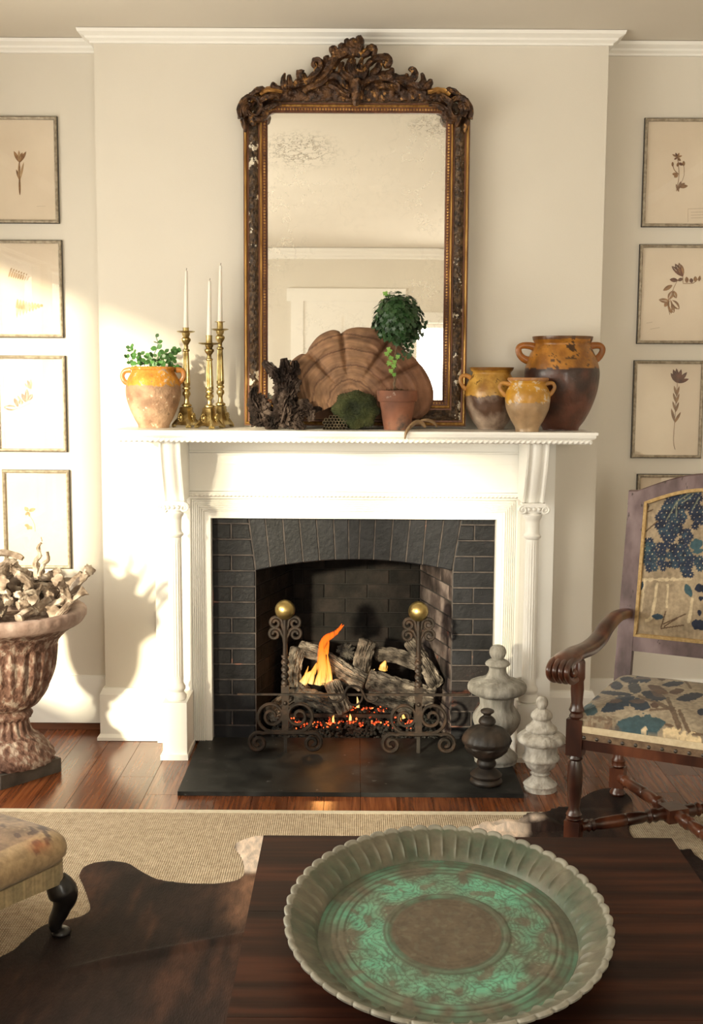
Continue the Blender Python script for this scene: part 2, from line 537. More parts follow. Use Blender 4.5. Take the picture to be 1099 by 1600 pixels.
def mirrormat():
    t = NT('foxed_mirror')
    co = t.n('TexCoord').outputs['Object']
    gl = t.n('BsdfGlossy', {0: (.96, .945, .90, 1), 'Roughness': .012})
    df = t.n('BsdfDiffuse', {0: (.12, .09, .05, 1)})
    pale = t.n('BsdfDiffuse', {0: (.80, .75, .62, 1)})
    n1 = t.n('TexNoise', {'Vector': co, 'Scale': 4.2, 'Detail': 3}).outputs[0]
    n2 = t.n('TexNoise', {'Vector': co, 'Scale': 46, 'Detail': 6, 'Roughness': .7}).outputs[0]
    z = t.n('SeparateXYZ', {0: co})
    hi = t.n('MapRange', {0: z.outputs[2], 1: .85, 2: 1.2}).outputs[0]       # foxing gathers towards the top edge
    def patch(c, r):                # worn silvering gathers in two patches near the top corners
        dv = t.n('Mapping', {0: t.n('VectorMath', {0: co, 1: c}, operation='SUBTRACT').outputs[0], 3: (.62, 0, 1.35)}).outputs[0]
        ln_ = t.n('VectorMath', {0: dv}, operation='LENGTH').outputs['Value']
        return t.n('MapRange', {0: ln_, 1: r * .25, 2: r, 3: 1.0, 4: 0.0}).outputs[0]
    pm = t.n('Math', {0: patch((-.235, 0, 1.135), .125), 1: patch((.315, 0, 1.235), .075)}, operation='MAXIMUM').outputs[0]
    cr = t.n('TexNoise', {'Vector': t.n('Mapping', {0: co, 3: (.7, 1, 1.6)}).outputs[0], 'Scale': 34, 'Detail': 5, 'Roughness': .65}).outputs[0]
    crk = t.ramp(cr, [(.455, 0.0), (.49, 1.0), (.52, 0.0)])
    spk = t.ramp(n2, [(.55, 0.0), (.64, 1.0)])
    f = t.n('Math', {0: crk, 1: spk}, operation='MAXIMUM').outputs[0]
    f = t.n('Math', {0: f, 1: pm}, operation='MULTIPLY').outputs[0]
    f0 = t.n('Math', {0: t.ramp(n1, [(.58, 0.0), (.70, .6)]), 1: spk}, operation='MULTIPLY').outputs[0]
    f0 = t.n('Math', {0: f0, 1: hi}, operation='MULTIPLY').outputs[0]
    f = t.n('Math', {0: f, 1: f0}, operation='MAXIMUM').outputs[0]
    f = t.n('Math', {0: f, 1: .85}, operation='MULTIPLY').outputs[0]
    m1 = t.n('MixShader', {0: f, 1: gl.outputs[0], 2: df.outputs[0]})
    n3 = t.n('TexNoise', {'Vector': co, 'Scale': 7, 'Detail': 8, 'Roughness': .65}).outputs[0]
    ln = t.ramp(n3, [(.485, 0.0), (.50, .30), (.515, 0.0)])
    n4 = t.n('TexNoise', {'Vector': co, 'Scale': 2.2, 'Detail': 2}).outputs[0]
    ln = t.n('Math', {0: ln, 1: t.ramp(n4, [(.46, 0.0), (.60, 1.0)])}, operation='MULTIPLY').outputs[0]
    m2 = t.n('MixShader', {0: ln, 1: m1.outputs[0], 2: pale.outputs[0]})
    haze = t.n('MixShader', {0: .12, 1: m2.outputs[0], 2: pale.outputs[0]})
    t.t.links.new(haze.outputs[0], t.t.nodes['Material Output'].inputs[0])
    return t.m


M['mirror'] = mirrormat()


# ================================================================== THE SETTING
BL, BR = -1.087, 1.037              # chimney breast edges
ZM = 1.378                          # mantel shelf top


def struct(name, b, mt, **kw):
    return b.obj(name, mt, kind='structure', **kw)


b = B().box(XL - .12, BL, YB, YB + .12, 0, ZC)
struct('wall_back_left', b, M['wall'], smooth=0)
b = B().box(BR, XR + .12, YB, YB + .12, 0, ZC)
struct('wall_back_right', b, M['wall'], smooth=0)
b = B().box(BL, -.66, 0, .62, 0, ZC)
b.box(-.66, .66, 0, .62, 1.0605, ZC).box(.66, BR, 0, .62, 0, ZC)
struct('wall_chimney', b, M['wall'], smooth=0)
b = B().box(XR, XR + .12, YF, YB, 0, ZC)
struct('wall_right', b, M['wall'], smooth=0)
b = B().box(XL - .12, XL, YF, YB, 0, WIN_Z[0]).box(XL - .12, XL, YF, YB, WIN_Z[1], ZC)
ys = [YB] + [v for w in WIN_Y for v in (w[1], w[0])] + [YF]
for (ya_, yb_), sz_ in zip(WIN_Y, SILL):
    if sz_ > WIN_Z[0]:
        b.box(XL - .12, XL, ya_, yb_, WIN_Z[0], sz_)
for i in range(0, len(ys), 2):
    b.box(XL - .12, XL, ys[i + 1], ys[i], WIN_Z[0], WIN_Z[1])
struct('wall_left', b, M['wall'], smooth=0)
x0, x1, z0, z1 = BWIN
b = B().box(XL - .12, x0, YF - .12, YF, 0, ZC).box(x1, XR + .12, YF - .12, YF, 0, ZC).box(x0, x1, YF - .12, YF, 0, z0).box(x0, x1, YF - .12, YF, z1, ZC)
struct('wall_front', b, M['wall'], smooth=0)
struct('ceiling', B().box(XL - .12, XR + .12, YF - .12, .62, ZC, ZC + .1), M['ceil'], smooth=0)
floor = struct('floor', B().box(XL - .12, XR + .12, YF - .12, .62, -.12, -.022), M['floorbase'], smooth=0)

# floor planks, laid towards the fireplace
pw = .137
x = XL
k = 0
while x < XR:
    w = min(pw, XR - x)
    cuts = [YB, YB - random.uniform(.55, 1.5), -2.7]
    for a, c in zip(cuts[:-1], cuts[1:]):
        bb = B().box(x + .0009, x + w - .0009, c + .0009, a - .0009, -.0219, 0)
        bb.bevel(.0012, 1)
        bb.obj('plank', M['plank'], parent=floor, smooth=0)
    bb = B().box(x + .001, x + w - .001, YF, -2.701, -.0219, 0)
    bb.obj('plank', M['plank'], parent=floor, smooth=0)
    x += pw


# windows and the door of the unseen side of the room (they light the room and show in the mirror)
def window(name, axis, a0, a1, z0, z1, pos, inward, bars=True):
    def bx(b, u0, u1, w0, w1, d0, d1):
        lo_, hi_ = sorted((pos + inward * d0, pos + inward * d1))
        return b.box(lo_, hi_, u0, u1, w0, w1) if axis == 'y' else b.box(u0, u1, lo_, hi_, w0, w1)
    b = B()
    t = .075 if bars else .014
    for q in ((a0 - t, a0, z0, z1), (a1, a1 + t, z0, z1), (a0 - t, a1 + t, z1, z1 + .1), (a0 - t - .02, a1 + t + .02, z0 - .045, z0)):
        bx(b, *q, .001, .025)
    fr = .045 if bars else .022
    for q in ((a0, a0 + fr, z0, z1), (a1 - fr, a1, z0, z1), (a0, a1, z1 - fr, z1), (a0, a1, z0, z0 + .06)):
        bx(b, *q, -.10, -.05)
    o = struct(name, b, M['white'], smooth=0)
    zm = (z0 + z1) / 2
    am = (a0 + a1) / 2
    cols, rows_ = ((a0 + fr, a1 - fr),), ((z0 + .06, z1 - fr),)
    if bars:
        bx(B(), a0 + fr, a1 - fr, zm - .02, zm + .02, -.10, -.05).obj('meeting_rail', M['white'], parent=o, smooth=0)
        bx(B(), am - .012, am + .012, z0 + .06, z1 - fr, -.09, -.06).obj('glazing_bar', M['white'], parent=o, smooth=0)
        cols, rows_ = ((a0 + fr, am - .012), (am + .012, a1 - fr)), ((z0 + .06, zm - .02), (zm + .02, z1 - fr))
    for u0, u1 in cols:
        for w0, w1 in rows_:
            bx(B(), u0, u1, w0, w1, -.078, -.074).obj('pane', M['pane'], parent=o, smooth=0)
    return o


for i, (a, c) in enumerate(WIN_Y):
    window('window_%d' % (i + 1), 'y', a, c, SILL[i], WIN_Z[1], XL, 1, False)
window('window_5', 'x', BWIN[0], BWIN[1], BWIN[2], BWIN[3], YF, 1)
b = B()
for q in ((-.62, -.50, 0, 2.5), (.32, .44, 0, 2.5), (-.66, .48, 2.5, 2.62)):
    b.box(q[0], q[1], YF + .001, YF + .035, q[2], q[3])
dr = struct('door_1', b, M['white'], smooth=0)
B().box(-.5, .32, YF + .001, YF + .02, .01, 2.5).obj('door_leaf', M['white'], parent=dr, smooth=0)
for xa, xb in ((-.42, -.13), (-.05, .24)):
    for za, zb in ((.2, .95), (1.1, 2.35)):
        B().box(xa, xb, YF + .0201, YF + .028, za, zb).bevel(.006, 1).obj('door_panel', M['white'], parent=dr, smooth=0)
B().sph((.27, YF + .05, 1.0), .028, 12).obj('door_knob', M['brass'], parent=dr)


# crown moulding and baseboards: a profile swept along a wall run
def sweep(b, prof, pts, outs):      # prof [(out, z)], pts base points, outs outward mitre vectors
    rs = [[V((p[0] + o[0] * d, p[1] + o[1] * d, z)) for d, z in prof] for p, o in zip(pts, outs)]
    b.rings(rs)
    return b


CRN = [(0, 2.950), (.014, 2.950), (.016, 2.958), (.030, 2.966), (.033, 2.974), (.056, 2.985), (.060, 2.998), (0, 2.998)]
struct('trim_1', sweep(B(), CRN, [(XL, YB), (BL, YB), (BL, 0), (BR, 0), (BR, YB), (XR, YB)],
                       [(0, -1), (-1, -1), (-1, -1), (1, -1), (1, -1), (0, -1)]), M['white'], smooth=20)
CR2 = [(d * 1.3, 2.90 + (z - 2.95) * 2) for d, z in CRN]
struct('trim_2', sweep(B(), CR2, [(XR, YF), (XL, YF)], [(0, 1), (0, 1)]), M['white'], smooth=20)
struct('trim_3', sweep(B(), CRN, [(XL, YF), (XL, YB)], [(1, 0), (1, 0)]), M['white'], smooth=20)
struct('trim_4', sweep(B(), CRN, [(XR, YB), (XR, YF)], [(-1, 0), (-1, 0)]), M['white'], smooth=20)
BSB = [(0, .018), (.020, .018), (.020, .205), (.014, .222), (.010, .232), (0, .234)]
BSF = [(0, .002), (.034, .002), (.034, .016), (.022, .03), (.022, .205), (.014, .222), (.010, .232), (0, .234)]
SHOE = [(0, .001), (.020, .001), (.020, .030), (.0, .0301)]
struct('baseboard_left', sweep(B(), [(d, z + .015) for d, z in BSB], [(XL, YB), (BL - .0, YB)], [(0, -1), (0, -1)]), M['white'], smooth=20)
struct('baseboard_right', sweep(B(), [(d, z + .015) for d, z in BSB], [(BR, YB), (XR, YB)], [(0, -1), (0, -1)]), M['white'], smooth=20)
struct('trim_5', sweep(B(), [(d + .0, z) for d, z in SHOE], [(XL, YB), (BL, YB)], [(0, -1), (0, -1)]), M['shoe'], smooth=20)
struct('trim_6', sweep(B(), [(d + .0, z) for d, z in SHOE], [(BR, YB), (XR, YB)], [(0, -1), (0, -1)]), M['shoe'], smooth=20)
struct('baseboard_chimney_left', sweep(B(), BSF, [(BL, YB), (BL, 0), (-.852, 0)], [(-1, 0), (-1, -1), (0, -1)]), M['white'], smooth=20)
struct('baseboard_chimney_right', sweep(B(), BSF, [(.852, 0), (BR, 0), (BR, YB)], [(0, -1), (1, -1), (1, 0)]), M['white'], smooth=20)
for o in (bpy.data.objects['baseboard_chimney_left'], bpy.data.objects['baseboard_chimney_right']):
    pass

# ================================================================== FIREPLACE (bricks)
YBR = -.02                          # face of the brickwork
fp = thing('fireplace', 'black painted brick fireplace with a shallow arch of upright bricks around a sooty firebox', 'fireplace', (0, 0, 0))


def quadbrick(name, q, nrm, depth, mt, parent, bev=.0025):
    """q: four front corners (bl, br, tr, tl); nrm points at the viewer"""
    nrm = V(nrm).normalized()
    q = [V(p) for p in q]
    c = sum(q, V()) / 4
    jit = random.uniform(-.0012, .0016)
    b = B()
    back = [p - nrm * depth for p in q]
    mid = [p - nrm * bev + nrm * jit for p in q]
    fr = []
    for p in q:
        d = c - p
        fr.append(p + d.normalized() * bev * 1.5 + nrm * jit)
    b.rings([back, mid, fr])
    return b.obj(name, mt, parent=parent, org=None, smooth=0)


def wallbricks(p0, p1, z0, z1, ch, bl, mt, nrm, jt=.005, clip=None, shift=0.0):
    p0, p1 = V(p0), V(p1)
    L = (p1 - p0).length
    d = (p1 - p0) / L
    z = z0
    row = 0
    while z < z1 - .01:
        zt = min(z + ch, z1)
        s = -(bl * .5 if row % 2 else 0) - shift
        while s < L:
            a, e = max(s, 0), min(s + bl, L)
            if e - a > .018:
                A, E_ = p0 + d * (a + jt / 2), p0 + d * (e - jt / 2)
                quadbrick('brick', [(A.x, A.y, z + jt / 2), (E_.x, E_.y, z + jt / 2), (E_.x, E_.y, zt - jt / 2), (A.x, A.y, zt - jt / 2)], nrm, .012, mt, fp)
            s += bl
        z = zt
        row += 1


def fx(x, y):
    p = P(x, y, YBR)
    return p.x, p.z


OPL, OPR = fx(400, 1000)[0], fx(706, 1000)[0]
tops = [160, 220, 285, 345, 407, 470, 525, 568, 625, 690, 752, 810, 875, 938]
bots = [187, 240, 297, 360, 420, 478, 527, 563, 617, 677, 735, 795, 850, 905]
c7 = lambda v: 320 + v * .4277


def archy(x):                       # px height of the arch soffit
    return 874.5 + 17 * ((x - 553) / 154) ** 2


ZTOP = .979
vl = []
for t_, b_ in zip(tops, bots):
    xt, _ = fx(c7(t_), 812)
    xb, zb = fx(c7(b_), archy(c7(b_)))
    vl.append((xt, xb, zb))
for (xt0, xb0, zb0), (xt1, xb1, zb1) in zip(vl[:-1], vl[1:]):
    g = .0028
    quadbrick('arch_brick', [(xb0 + g, YBR, zb0), (xb1 - g, YBR, zb1), (xt1 - g, YBR, ZTOP + .012), (xt0 + g, YBR, ZTOP + .012)], (0, -1, 0), .016, M['brick'], fp, .003)


def pier(side):
    ch = .0686
    z = .002
    row = 0
    xo = -.6115 if side < 0 else .6055
    xt, xb, zb = vl[0] if side < 0 else vl[-1]
    xi = OPL if side < 0 else OPR

    def xin(zz):
        return xi if zz < zb else xb + (xt - xb) * (zz - zb) / (ZTOP + .012 - zb)
    while z < ZTOP:
        zt = min(z + ch, ZTOP + .012)
        a0, a1 = xin(z), xin(zt)
        segs = []
        if row % 2 == 0:
            segs = [(xo, xo, a0, a1)]
        else:
            xm = -.530 if side < 0 else .517
            segs = [(xo, xo, xm, xm), (xm, xm, a0, a1)]
        for (l0, l1, r0, r1) in segs:
            if side > 0:
                l0, l1, r0, r1 = r0, r1, l0, l1
            g = .003
            quadbrick('brick', [(l0 + g, YBR, z + g), (r0 - g, YBR, z + g), (r1 - g, YBR, zt - g), (l1 + g, YBR, zt - g)], (0, -1, 0), .016, M['brickred'] if side > 0 and 1 <= row <= 4 and abs(l0) < .50 else M['brick'], fp, .003)
        z = zt
        row += 1


pier(-1)
pier(1)
# mortar core: piers, arch and the back, sides and throat of the firebox
YM = YBR + .0035
BKL, BKR, YBK = -.285, .312, .45
b = B()
b.box(-.6118, OPL + .0005, YM, .04, 0, .9918).box(OPR - .0005, .6058, YM, .04, 0, .9918)
b.box(-.6599, -.6119, .0005, .04, 0, 1.06).box(.6059, .6599, .0005, .04, 0, 1.06).box(-.6599, .6599, .0005, .04, .992, 1.06)
n = 24
up, lowr = [], []
for i in range(n + 1):
    xx = 400 + (706 - 400) * i / n
    X, Z = fx(xx, archy(xx))
    lowr.append((X, YM, Z + .002))
poly = lowr + [(OPR, YM, .9918), (OPL, YM, .9918)]
b.prism(poly, (0, .11, 0))
b.obj('mortar', M['mortar'], parent=fp, smooth=0)
b = B()
b.hexa([(OPL - .03, .0, 0), (OPL + .004 - .006, .0, 0), (BKL - .006, YBK, 0), (BKL - .1, YBK, 0), (OPL - .03, .0, 1.05), (OPL - .006 + .004, .0, 1.05), (BKL - .006, YBK, 1.05), (BKL - .1, YBK, 1.05)])
b.hexa([(OPR + .003, .0, 0), (OPR + .03, .0, 0), (BKR + .1, YBK, 0), (BKR + .006, YBK, 0), (OPR + .003, .0, 1.05), (OPR + .03, .0, 1.05), (BKR + .1, YBK, 1.05), (BKR + .006, YBK, 1.05)])
b.box(-.5, .5, YBK + .006, YBK + .1, 0, 1.05)
b.box(-.5, .5, .09, YBK + .1, 1.0, 1.06)
b.box(-.5, .5, .0, YBK + .1, -.021, .001)
b.obj('firebox_shell', M['soot'], parent=fp, smooth=0)
wallbricks((BKL, YBK, 0), (BKR, YBK, 0), .002, 1.0, .0686, .205, M['firebrick'], (0, -1, 0), shift=.06)
nl = V((BKL - OPL, YBK, 0)).normalized()
wallbricks((OPL, .003, 0), (BKL, YBK, 0), .002, 1.0, .0686, .205, M['firebrick'], (nl.y, -nl.x, 0), shift=.05)
nr_ = V((OPR - BKR, -YBK, 0)).normalized()
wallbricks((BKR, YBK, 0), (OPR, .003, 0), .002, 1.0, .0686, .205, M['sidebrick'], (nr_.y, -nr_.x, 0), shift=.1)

# hearth
ht = thing('hearth', 'worn black slate hearth lying flat on the floor before the fire', 'hearth', (0, -.36, 0))
for xa, xb in ((-.668, .029), (.031, .652)):
    b = B()
    ya = -.700
    N = 14
    front = [(xa + (xb - xa) * i / N, ya + .004 * noise.noise(V((i * 1.3 + xa * 9, 0, 0))), 0) for i in range(N + 1)]
    poly = front + [(xb, -.0175, 0), (xa, -.0175, 0)]
    b.prism([V(p) + V((0, 0, .0005)) for p in poly], (0, 0, .017))
    b.bevel(.003, 1)
    b.obj('slab', M['slate'], parent=ht, smooth=0)

# ================================================================== MANTELPIECE
mp = thing('mantelpiece', 'white painted wooden mantelpiece with fluted columns, scroll brackets and a deep shelf', 'mantelpiece', (0, -.1, 0))
W = M['white']
YC = -.068                          # casing face
b = B().box(-.852, -.6925, YC + .012, -.0005, .001, .992).box(.6845, .852, YC + .012, -.0005, .001, .992)
b.box(-.6925, -.612, YC + .012, -.0005, .0182, .992).box(.606, .6845, YC + .012, -.0005, .0182, .992).box(-.852, .852, YC + .012, -.0005, .992, 1.345)
b.obj('backboard', W, parent=mp, smooth=0)


# mitred, reeded casing round the opening
def casing():
    b = B()
    prof = [(0, .0), (0, .014)]
    d = .024
    prof += [(d, .014), (d + .002, .010)]
    for i in range(6):
        q = d + .006 + i * .0085
        prof += [(q, .012), (q + .002, .019), (q + .005, .019), (q + .007, .012)]
    q = d + .006 + 6 * .0085
    prof += [(q + .004, .024), (q + .020, .024), (q + .022, .0)]
    xl, xr, zt = -.612, .606, .992
    path = [(xl, .0182, -1, 0), (xl, zt, -1, 1), (xr, zt, 1, 1), (xr, .0182, 1, 0)]
    rs = [[V((px + ox * o, YC + .012 - h, pz + oz * o)) for o, h in prof] for px, pz, ox, oz in path]
    b.rings(rs)
    return b


casing().obj('reeded_casing', W, parent=mp, smooth=25)


def rope(b, p0, p1, r, pitch=.017, n=10):
    p0, p1 = V(p0), V(p1)
    L = (p1 - p0).length
    k = max(2, int(L / pitch * 6))
    d = (p1 - p0).normalized()
    u = V((0, 0, 1))
    w = d.cross(u)
    rs = []
    for i in range(k + 1):
        c = p0 + d * (L * i / k)
        ph = 2 * pi * (L * i / k) / (pitch * 2)
        rs.append([c + (u * cos(2 * pi * j / n) + w * sin(2 * pi * j / n)) * r * (1 + .28 * cos(2 * (2 * pi * j / n + ph))) for j in range(n)])
    b.rings(rs)
    return b


YFZ = -.078                         # frieze face
b = B()
b.box(-.70, .70, YFZ, YC + .0119, 1.108, 1.345)
for z, h, o in ((1.262, .008, .008), (1.274, .006, .014), (1.222, .006, .004), (1.320, .018, .012)):
    b.box(-.70, .70, YFZ - o, YFZ, z, z + h)
b.box(-.70, .70, YFZ - .014, YC + .0119, 1.098, 1.107)
b.obj('frieze', W, parent=mp, smooth=0)
rope(B(), (-.70, YFZ - .010, 1.093), (.70, YFZ - .010, 1.093), .0065).obj('rope_moulding', W, parent=mp, smooth=60)
b = B()
for z, h, o in ((1.062, .005, .004), (1.072, .005, .008)):
    b.box(-.70, .70, YC + .012 - .004 - o, YC + .0119, z, z + h)
b.obj('fillet', W, parent=mp, smooth=0)

# shelf: thin top board on a cove with a rope under it
b = B()
SX0, SX1, SYF = -.961, .958, -.40
b.box(SX0, SX1, SYF, -.0006, ZM - .011, ZM)
b.bevel(.0025, 2)
b.obj('shelf', W, parent=mp)
cov = [(0, 1.3285), (-.0, 1.364), (-.004 + .0, 1.3648), (.0, 1.3649)]
prof = [(-.030, 1.330), (-.026, 1.338), (-.022, 1.342), (-.0225, 1.346), (-.013, 1.350), (-.007, 1.357), (-.006, 1.3668), (-.06, 1.3669), (-.06, 1.330)]
sweep(B(), prof, [(SX0, -.0006), (SX0, SYF), (SX1, SYF), (SX1, -.0006)], [(-1, 0), (-1, -1), (1, -1), (1, 0)]).obj('cove_moulding', W, parent=mp, smooth=25)
B().box(SX0 + .05, SX1 - .05, SYF + .05, -.0006, 1.346, 1.3665).obj('shelf_core', W, parent=mp, smooth=0)
b = B()
rope(b, (SX0 + .024, SYF + .022, 1.340), (SX1 - .024, SYF + .022, 1.340), .0085, .021)
rope(b, (SX0 + .024, SYF + .022, 1.340), (SX0 + .024, -.01, 1.340), .0075)
rope(b, (SX1 - .024, SYF + .022, 1.340), (SX1 - .024, -.01, 1.340), .0075)
b.obj('rope_moulding', W, parent=mp, smooth=60)

YCOL = -.222
for s in (-1, 1):
    xc = .738 * s - .004
    xa, xb = xc - .043, xc + .043
    # scroll bracket: an S-curved console with fluted face
    outl = []
    for i in range(15):
        t = i / 14
        yy = -.335 + .105 * (t ** 1.6) * (1.25 - .25 * t)
        outl.append((yy, 1.329 - (1.329 - 1.082) * t))
    nx = 13
    rs = []
    for (yy, zz) in outl:
        ring = []
        for j in range(nx):
            u = j / (nx - 1)
            g = [0, 0, .012, .012, .003, 0, 0, 0, .003, .012, .012, 0, 0][j]
            ring.append(V((xa + (xb - xa) * u, yy + g, zz)))
        ring += [V((xb, -.080, zz)), V((xa, -.080, zz))]
        rs.append(ring)
    bk = B()
    bk.rings(rs)
    bk.obj('bracket', W, parent=mp, smooth=35)
    # side backing between bracket/column and wall
    B().box(xa + .004, xb - .004, -.079, YC + .0119, .31, 1.345).obj('pilaster', W, parent=mp, smooth=0)
    # column
    cb = B()
    cc = (xc, YCOL, 0)

    def flute(a, i, z):
        return 1 - .085 * max(0, cos(a * 16)) if .36 < z < .915 else 1
    prof = [(.030, .345)]
    for k in range(24):
        z = .365 + (.905 - .365) * k / 23
        prof.append((.0300 - .0025 * k / 23, z))
    prof += [(.0285, .925), (.0275, .932)]
    cb.lathe([(r, z) for r, z in prof], cc, n=96, fn=flute)
    shaft = cb.obj('column_shaft', W, parent=mp, smooth=30)
    B().lathe([(.036, .244), (.042, .250), (.043, .262), (.036, .272), (.031, .280), (.0385, .290), (.0395, .300), (.034, .310), (.030, .318), (.0305, .340), (.030, .346)], cc, n=40).obj('column_base', W, parent=mp)
    B().lathe([(.0275, .930), (.036, .938), (.037, .946), (.030, .953), (.0285, .962), (.029, 1.0), (.0305, 1.012), (.037, 1.020), (.039, 1.032), (.032, 1.040), (.034, 1.046)], cc, n=40).obj('column_neck', W, parent=mp)
    cap = B().box(xc - .047, xc + .047, YCOL - .040, YCOL + .03, 1.066, 1.0815)
    cap.box(xc - .04, xc + .04, YCOL - .034, YCOL + .03, 1.045, 1.066)
    capo = cap.obj('capital', W, parent=mp, smooth=0)
    for q in (-1, 1):
        pts = []
        for i in range(30):
            a = i / 29 * 2 * pi * 1.6
            rr = .0185 * (1 - i / 34)
            pts.append((xc + q * (.045 - sin(a) * -rr * 0 + rr * sin(a)), YCOL - .036, 1.055 + rr * cos(a)))
        B().tube(pts, [.0065 - .003 * i / 29 for i in range(30)], 6, up=(0, 1, 0)).obj('volute', W, parent=capo)
        vb = B()
        vb.tube([(xc + q * .045, YCOL - .034, 1.055), (xc + q * .045, YCOL + .02, 1.055)], .0165, 14)
        vb.obj('volute', W, parent=capo)
    eg = B()
    for q in range(-1, 2):
        eg.sph((xc + q * .020, YCOL - .036, 1.057), .009, 8)
    eg.obj('egg_moulding', W, parent=capo)
    # plinth
    pb = B().box(xc - .0505, xc + .0505, -.277, -.0605, .002, .244)
    pb.bevel(.003, 1)
    pb.obj('plinth', W, parent=mp, smooth=0)
    B().box(xc - .060, xc + .0555, -.288, -.0605, .0005, .022).bevel(.004, 2).obj('plinth_shoe', W, parent=mp)


# ================================================================== MIRROR
def nz(x, y=0, z=0):
    return noise.noise(V((x, y, z)))


YMR = -.108
mir = thing('mirror', 'tall antique gilt mirror with a carved scrolling crest, leaning on the mantel shelf', 'mirror', (0, -.075, ZM + .0012))
HX, ZB_, ZT_ = .366, 1.497, 2.664
FW = .098


R0 = .036


def mpath(step):
    """outline of the glass as (x, z, dx, dz): mitred below, rounded above"""
    kn = [(-HX, ZB_, -1, -1.12), (HX, ZB_, 1, -1.12), (HX, ZT_ - R0, 1, 0)]
    for i in range(1, 9):
        a = pi / 2 * i / 8
        kn.append((HX - R0 + R0 * cos(a), ZT_ - R0 + R0 * sin(a), cos(a), sin(a)))
    for i in range(0, 9):
        a = pi / 2 + pi / 2 * i / 8
        kn.append((-HX + R0 + R0 * cos(a), ZT_ - R0 + R0 * sin(a), cos(a), sin(a)))
    out = []
    for q, w in zip(kn, kn[1:] + kn[:1]):
        L = sqrt((q[0] - w[0]) ** 2 + (q[1] - w[1]) ** 2)
        n = max(1, int(L / step))
        for k in range(n):
            t = k / n
            out.append(tuple(q[j] + (w[j] - q[j]) * t for j in range(4)))
    return out


def frame_sweep(prof, name, mt, parent=None, smooth=30):
    b = B()
    b.rings([[V((x + dx * p, YMR + .03 - h, z + dz * p)) for p, h in prof] for x, z, dx, dz in mpath(.06)], loop=True)
    return b.obj(name, mt, parent=parent or mir, smooth=smooth)


def arcprof(d0, d1, h0, hgt, n=8, base=0.0):
    pts = [(d0, base)]
    for i in range(n + 1):
        t = i / n
        pts.append((d0 + (d1 - d0) * t, h0 + hgt * sin(pi * t)))
    return pts + [(d1, base)]


frame_sweep([(.0, .0), (.0, .012), (.006, .018), (.018, .020), (.098, .018), (.098, 0)], 'frame', M['maroon'])
frame_sweep(arcprof(.019, .032, .018, .011), 'inner_gilt_bead', M['goldbright'])
frame_sweep(arcprof(.081, .096, .015, .012), 'outer_gilt_bead', M['goldbright'])
b = B()
zb_out = ZB_ - FW * 1.12
rs = []
# carved band between the two gilt beads
sl = 0
for i, (x, z, dx, dz) in enumerate(mpath(.0075)):
    ring = []
    sl += .0075
    for j in range(9):
        dd = .036 + .040 * j / 8
        px_, pz_ = x + dx * dd, z + dz * dd
        w = sin(pi * j / 8)
        h = .019 + w * (.006 + .007 * abs(sin(sl * 75 + 2.5 * sin(j * .8))) + .007 * nz(px_ * 70, 3, pz_ * 70))
        ring.append(V((px_, YMR + .03 - h, pz_)))
    ring += [V((ring[-1].x, YMR + .03, ring[-1].z)), V((ring[0].x, YMR + .03, ring[0].z))]
    rs.append(ring)
b.rings(rs, loop=True)
b.obj('carved_band', M['carve_chip'], parent=mir, smooth=50)
b = B()
for x, z, dx, dz in mpath(.0118):
    b.sph((x + dx * .0115, YMR + .030 - .0195, z + dz * .0115), .0050, 6)
b.obj('bead_row', M['gold'], parent=mir, kind='stuff')
# glass with a bevelled edge and rounded top corners
gb = B()
bw = .021
yg = YMR + .026
q0 = [(-HX, ZB_), (HX, ZB_), (HX, ZT_), (-HX, ZT_)]
q1 = [(-HX + bw, ZB_ + bw), (HX - bw, ZB_ + bw), (HX - bw, ZT_ - bw), (-HX + bw, ZT_ - bw)]
rs = [[V((x, yg + .006, z)) for x, z in q0], [V((x, yg, z)) for x, z in q0], [V((x, yg - .0006, z)) for x, z in q1]]
gb.rings(rs)
gb.obj('mirror_glass', M['mirror'], parent=mir, smooth=0)

def ca(x, y, dy=0.0):
    return P(365 + x * .18198, 45 + y * .18198, YMR - .015 + dy)


def cb_(x, y, dy=0.0):
    return P(555 + x * .18198, 45 + y * .18198, YMR - .015 + dy)


SCP = S(P(555, 110, YMR)) * .18198


def smoothp(pts, n=6):              # Catmull-Rom
    pts = [V(p) for p in pts]
    out = []
    for i in range(len(pts) - 1):
        p0, p1, p2, p3 = pts[max(i - 1, 0)], pts[i], pts[i + 1], pts[min(i + 2, len(pts) - 1)]
        for k in range(n):
            t = k / n
            out.append(.5 * ((2 * p1) + (p2 - p0) * t + (2 * p0 - 5 * p1 + 4 * p2 - p3) * t * t + (3 * p1 - p0 - 3 * p2 + p3) * t ** 3))
    out.append(pts[-1])
    return out


def carve(name, pts, r0, r1, mt='carve', flat=.8, nzs=.28, bulge=.3):
    p = smoothp(pts, 5)
    k = len(p)
    rad = [1.22 * SCP * (r0 + (r1 - r0) * i / (k - 1)) * (1 + bulge * sin(pi * i / (k - 1))) for i in range(k)]
    return B().tube(p, rad, 14, flat=flat, up=(0, 1, 0), nz=nzs, nf=75, lobes=5, lamp_=.16, twist=.05).obj(name, M[mt], parent=mir, smooth=50)


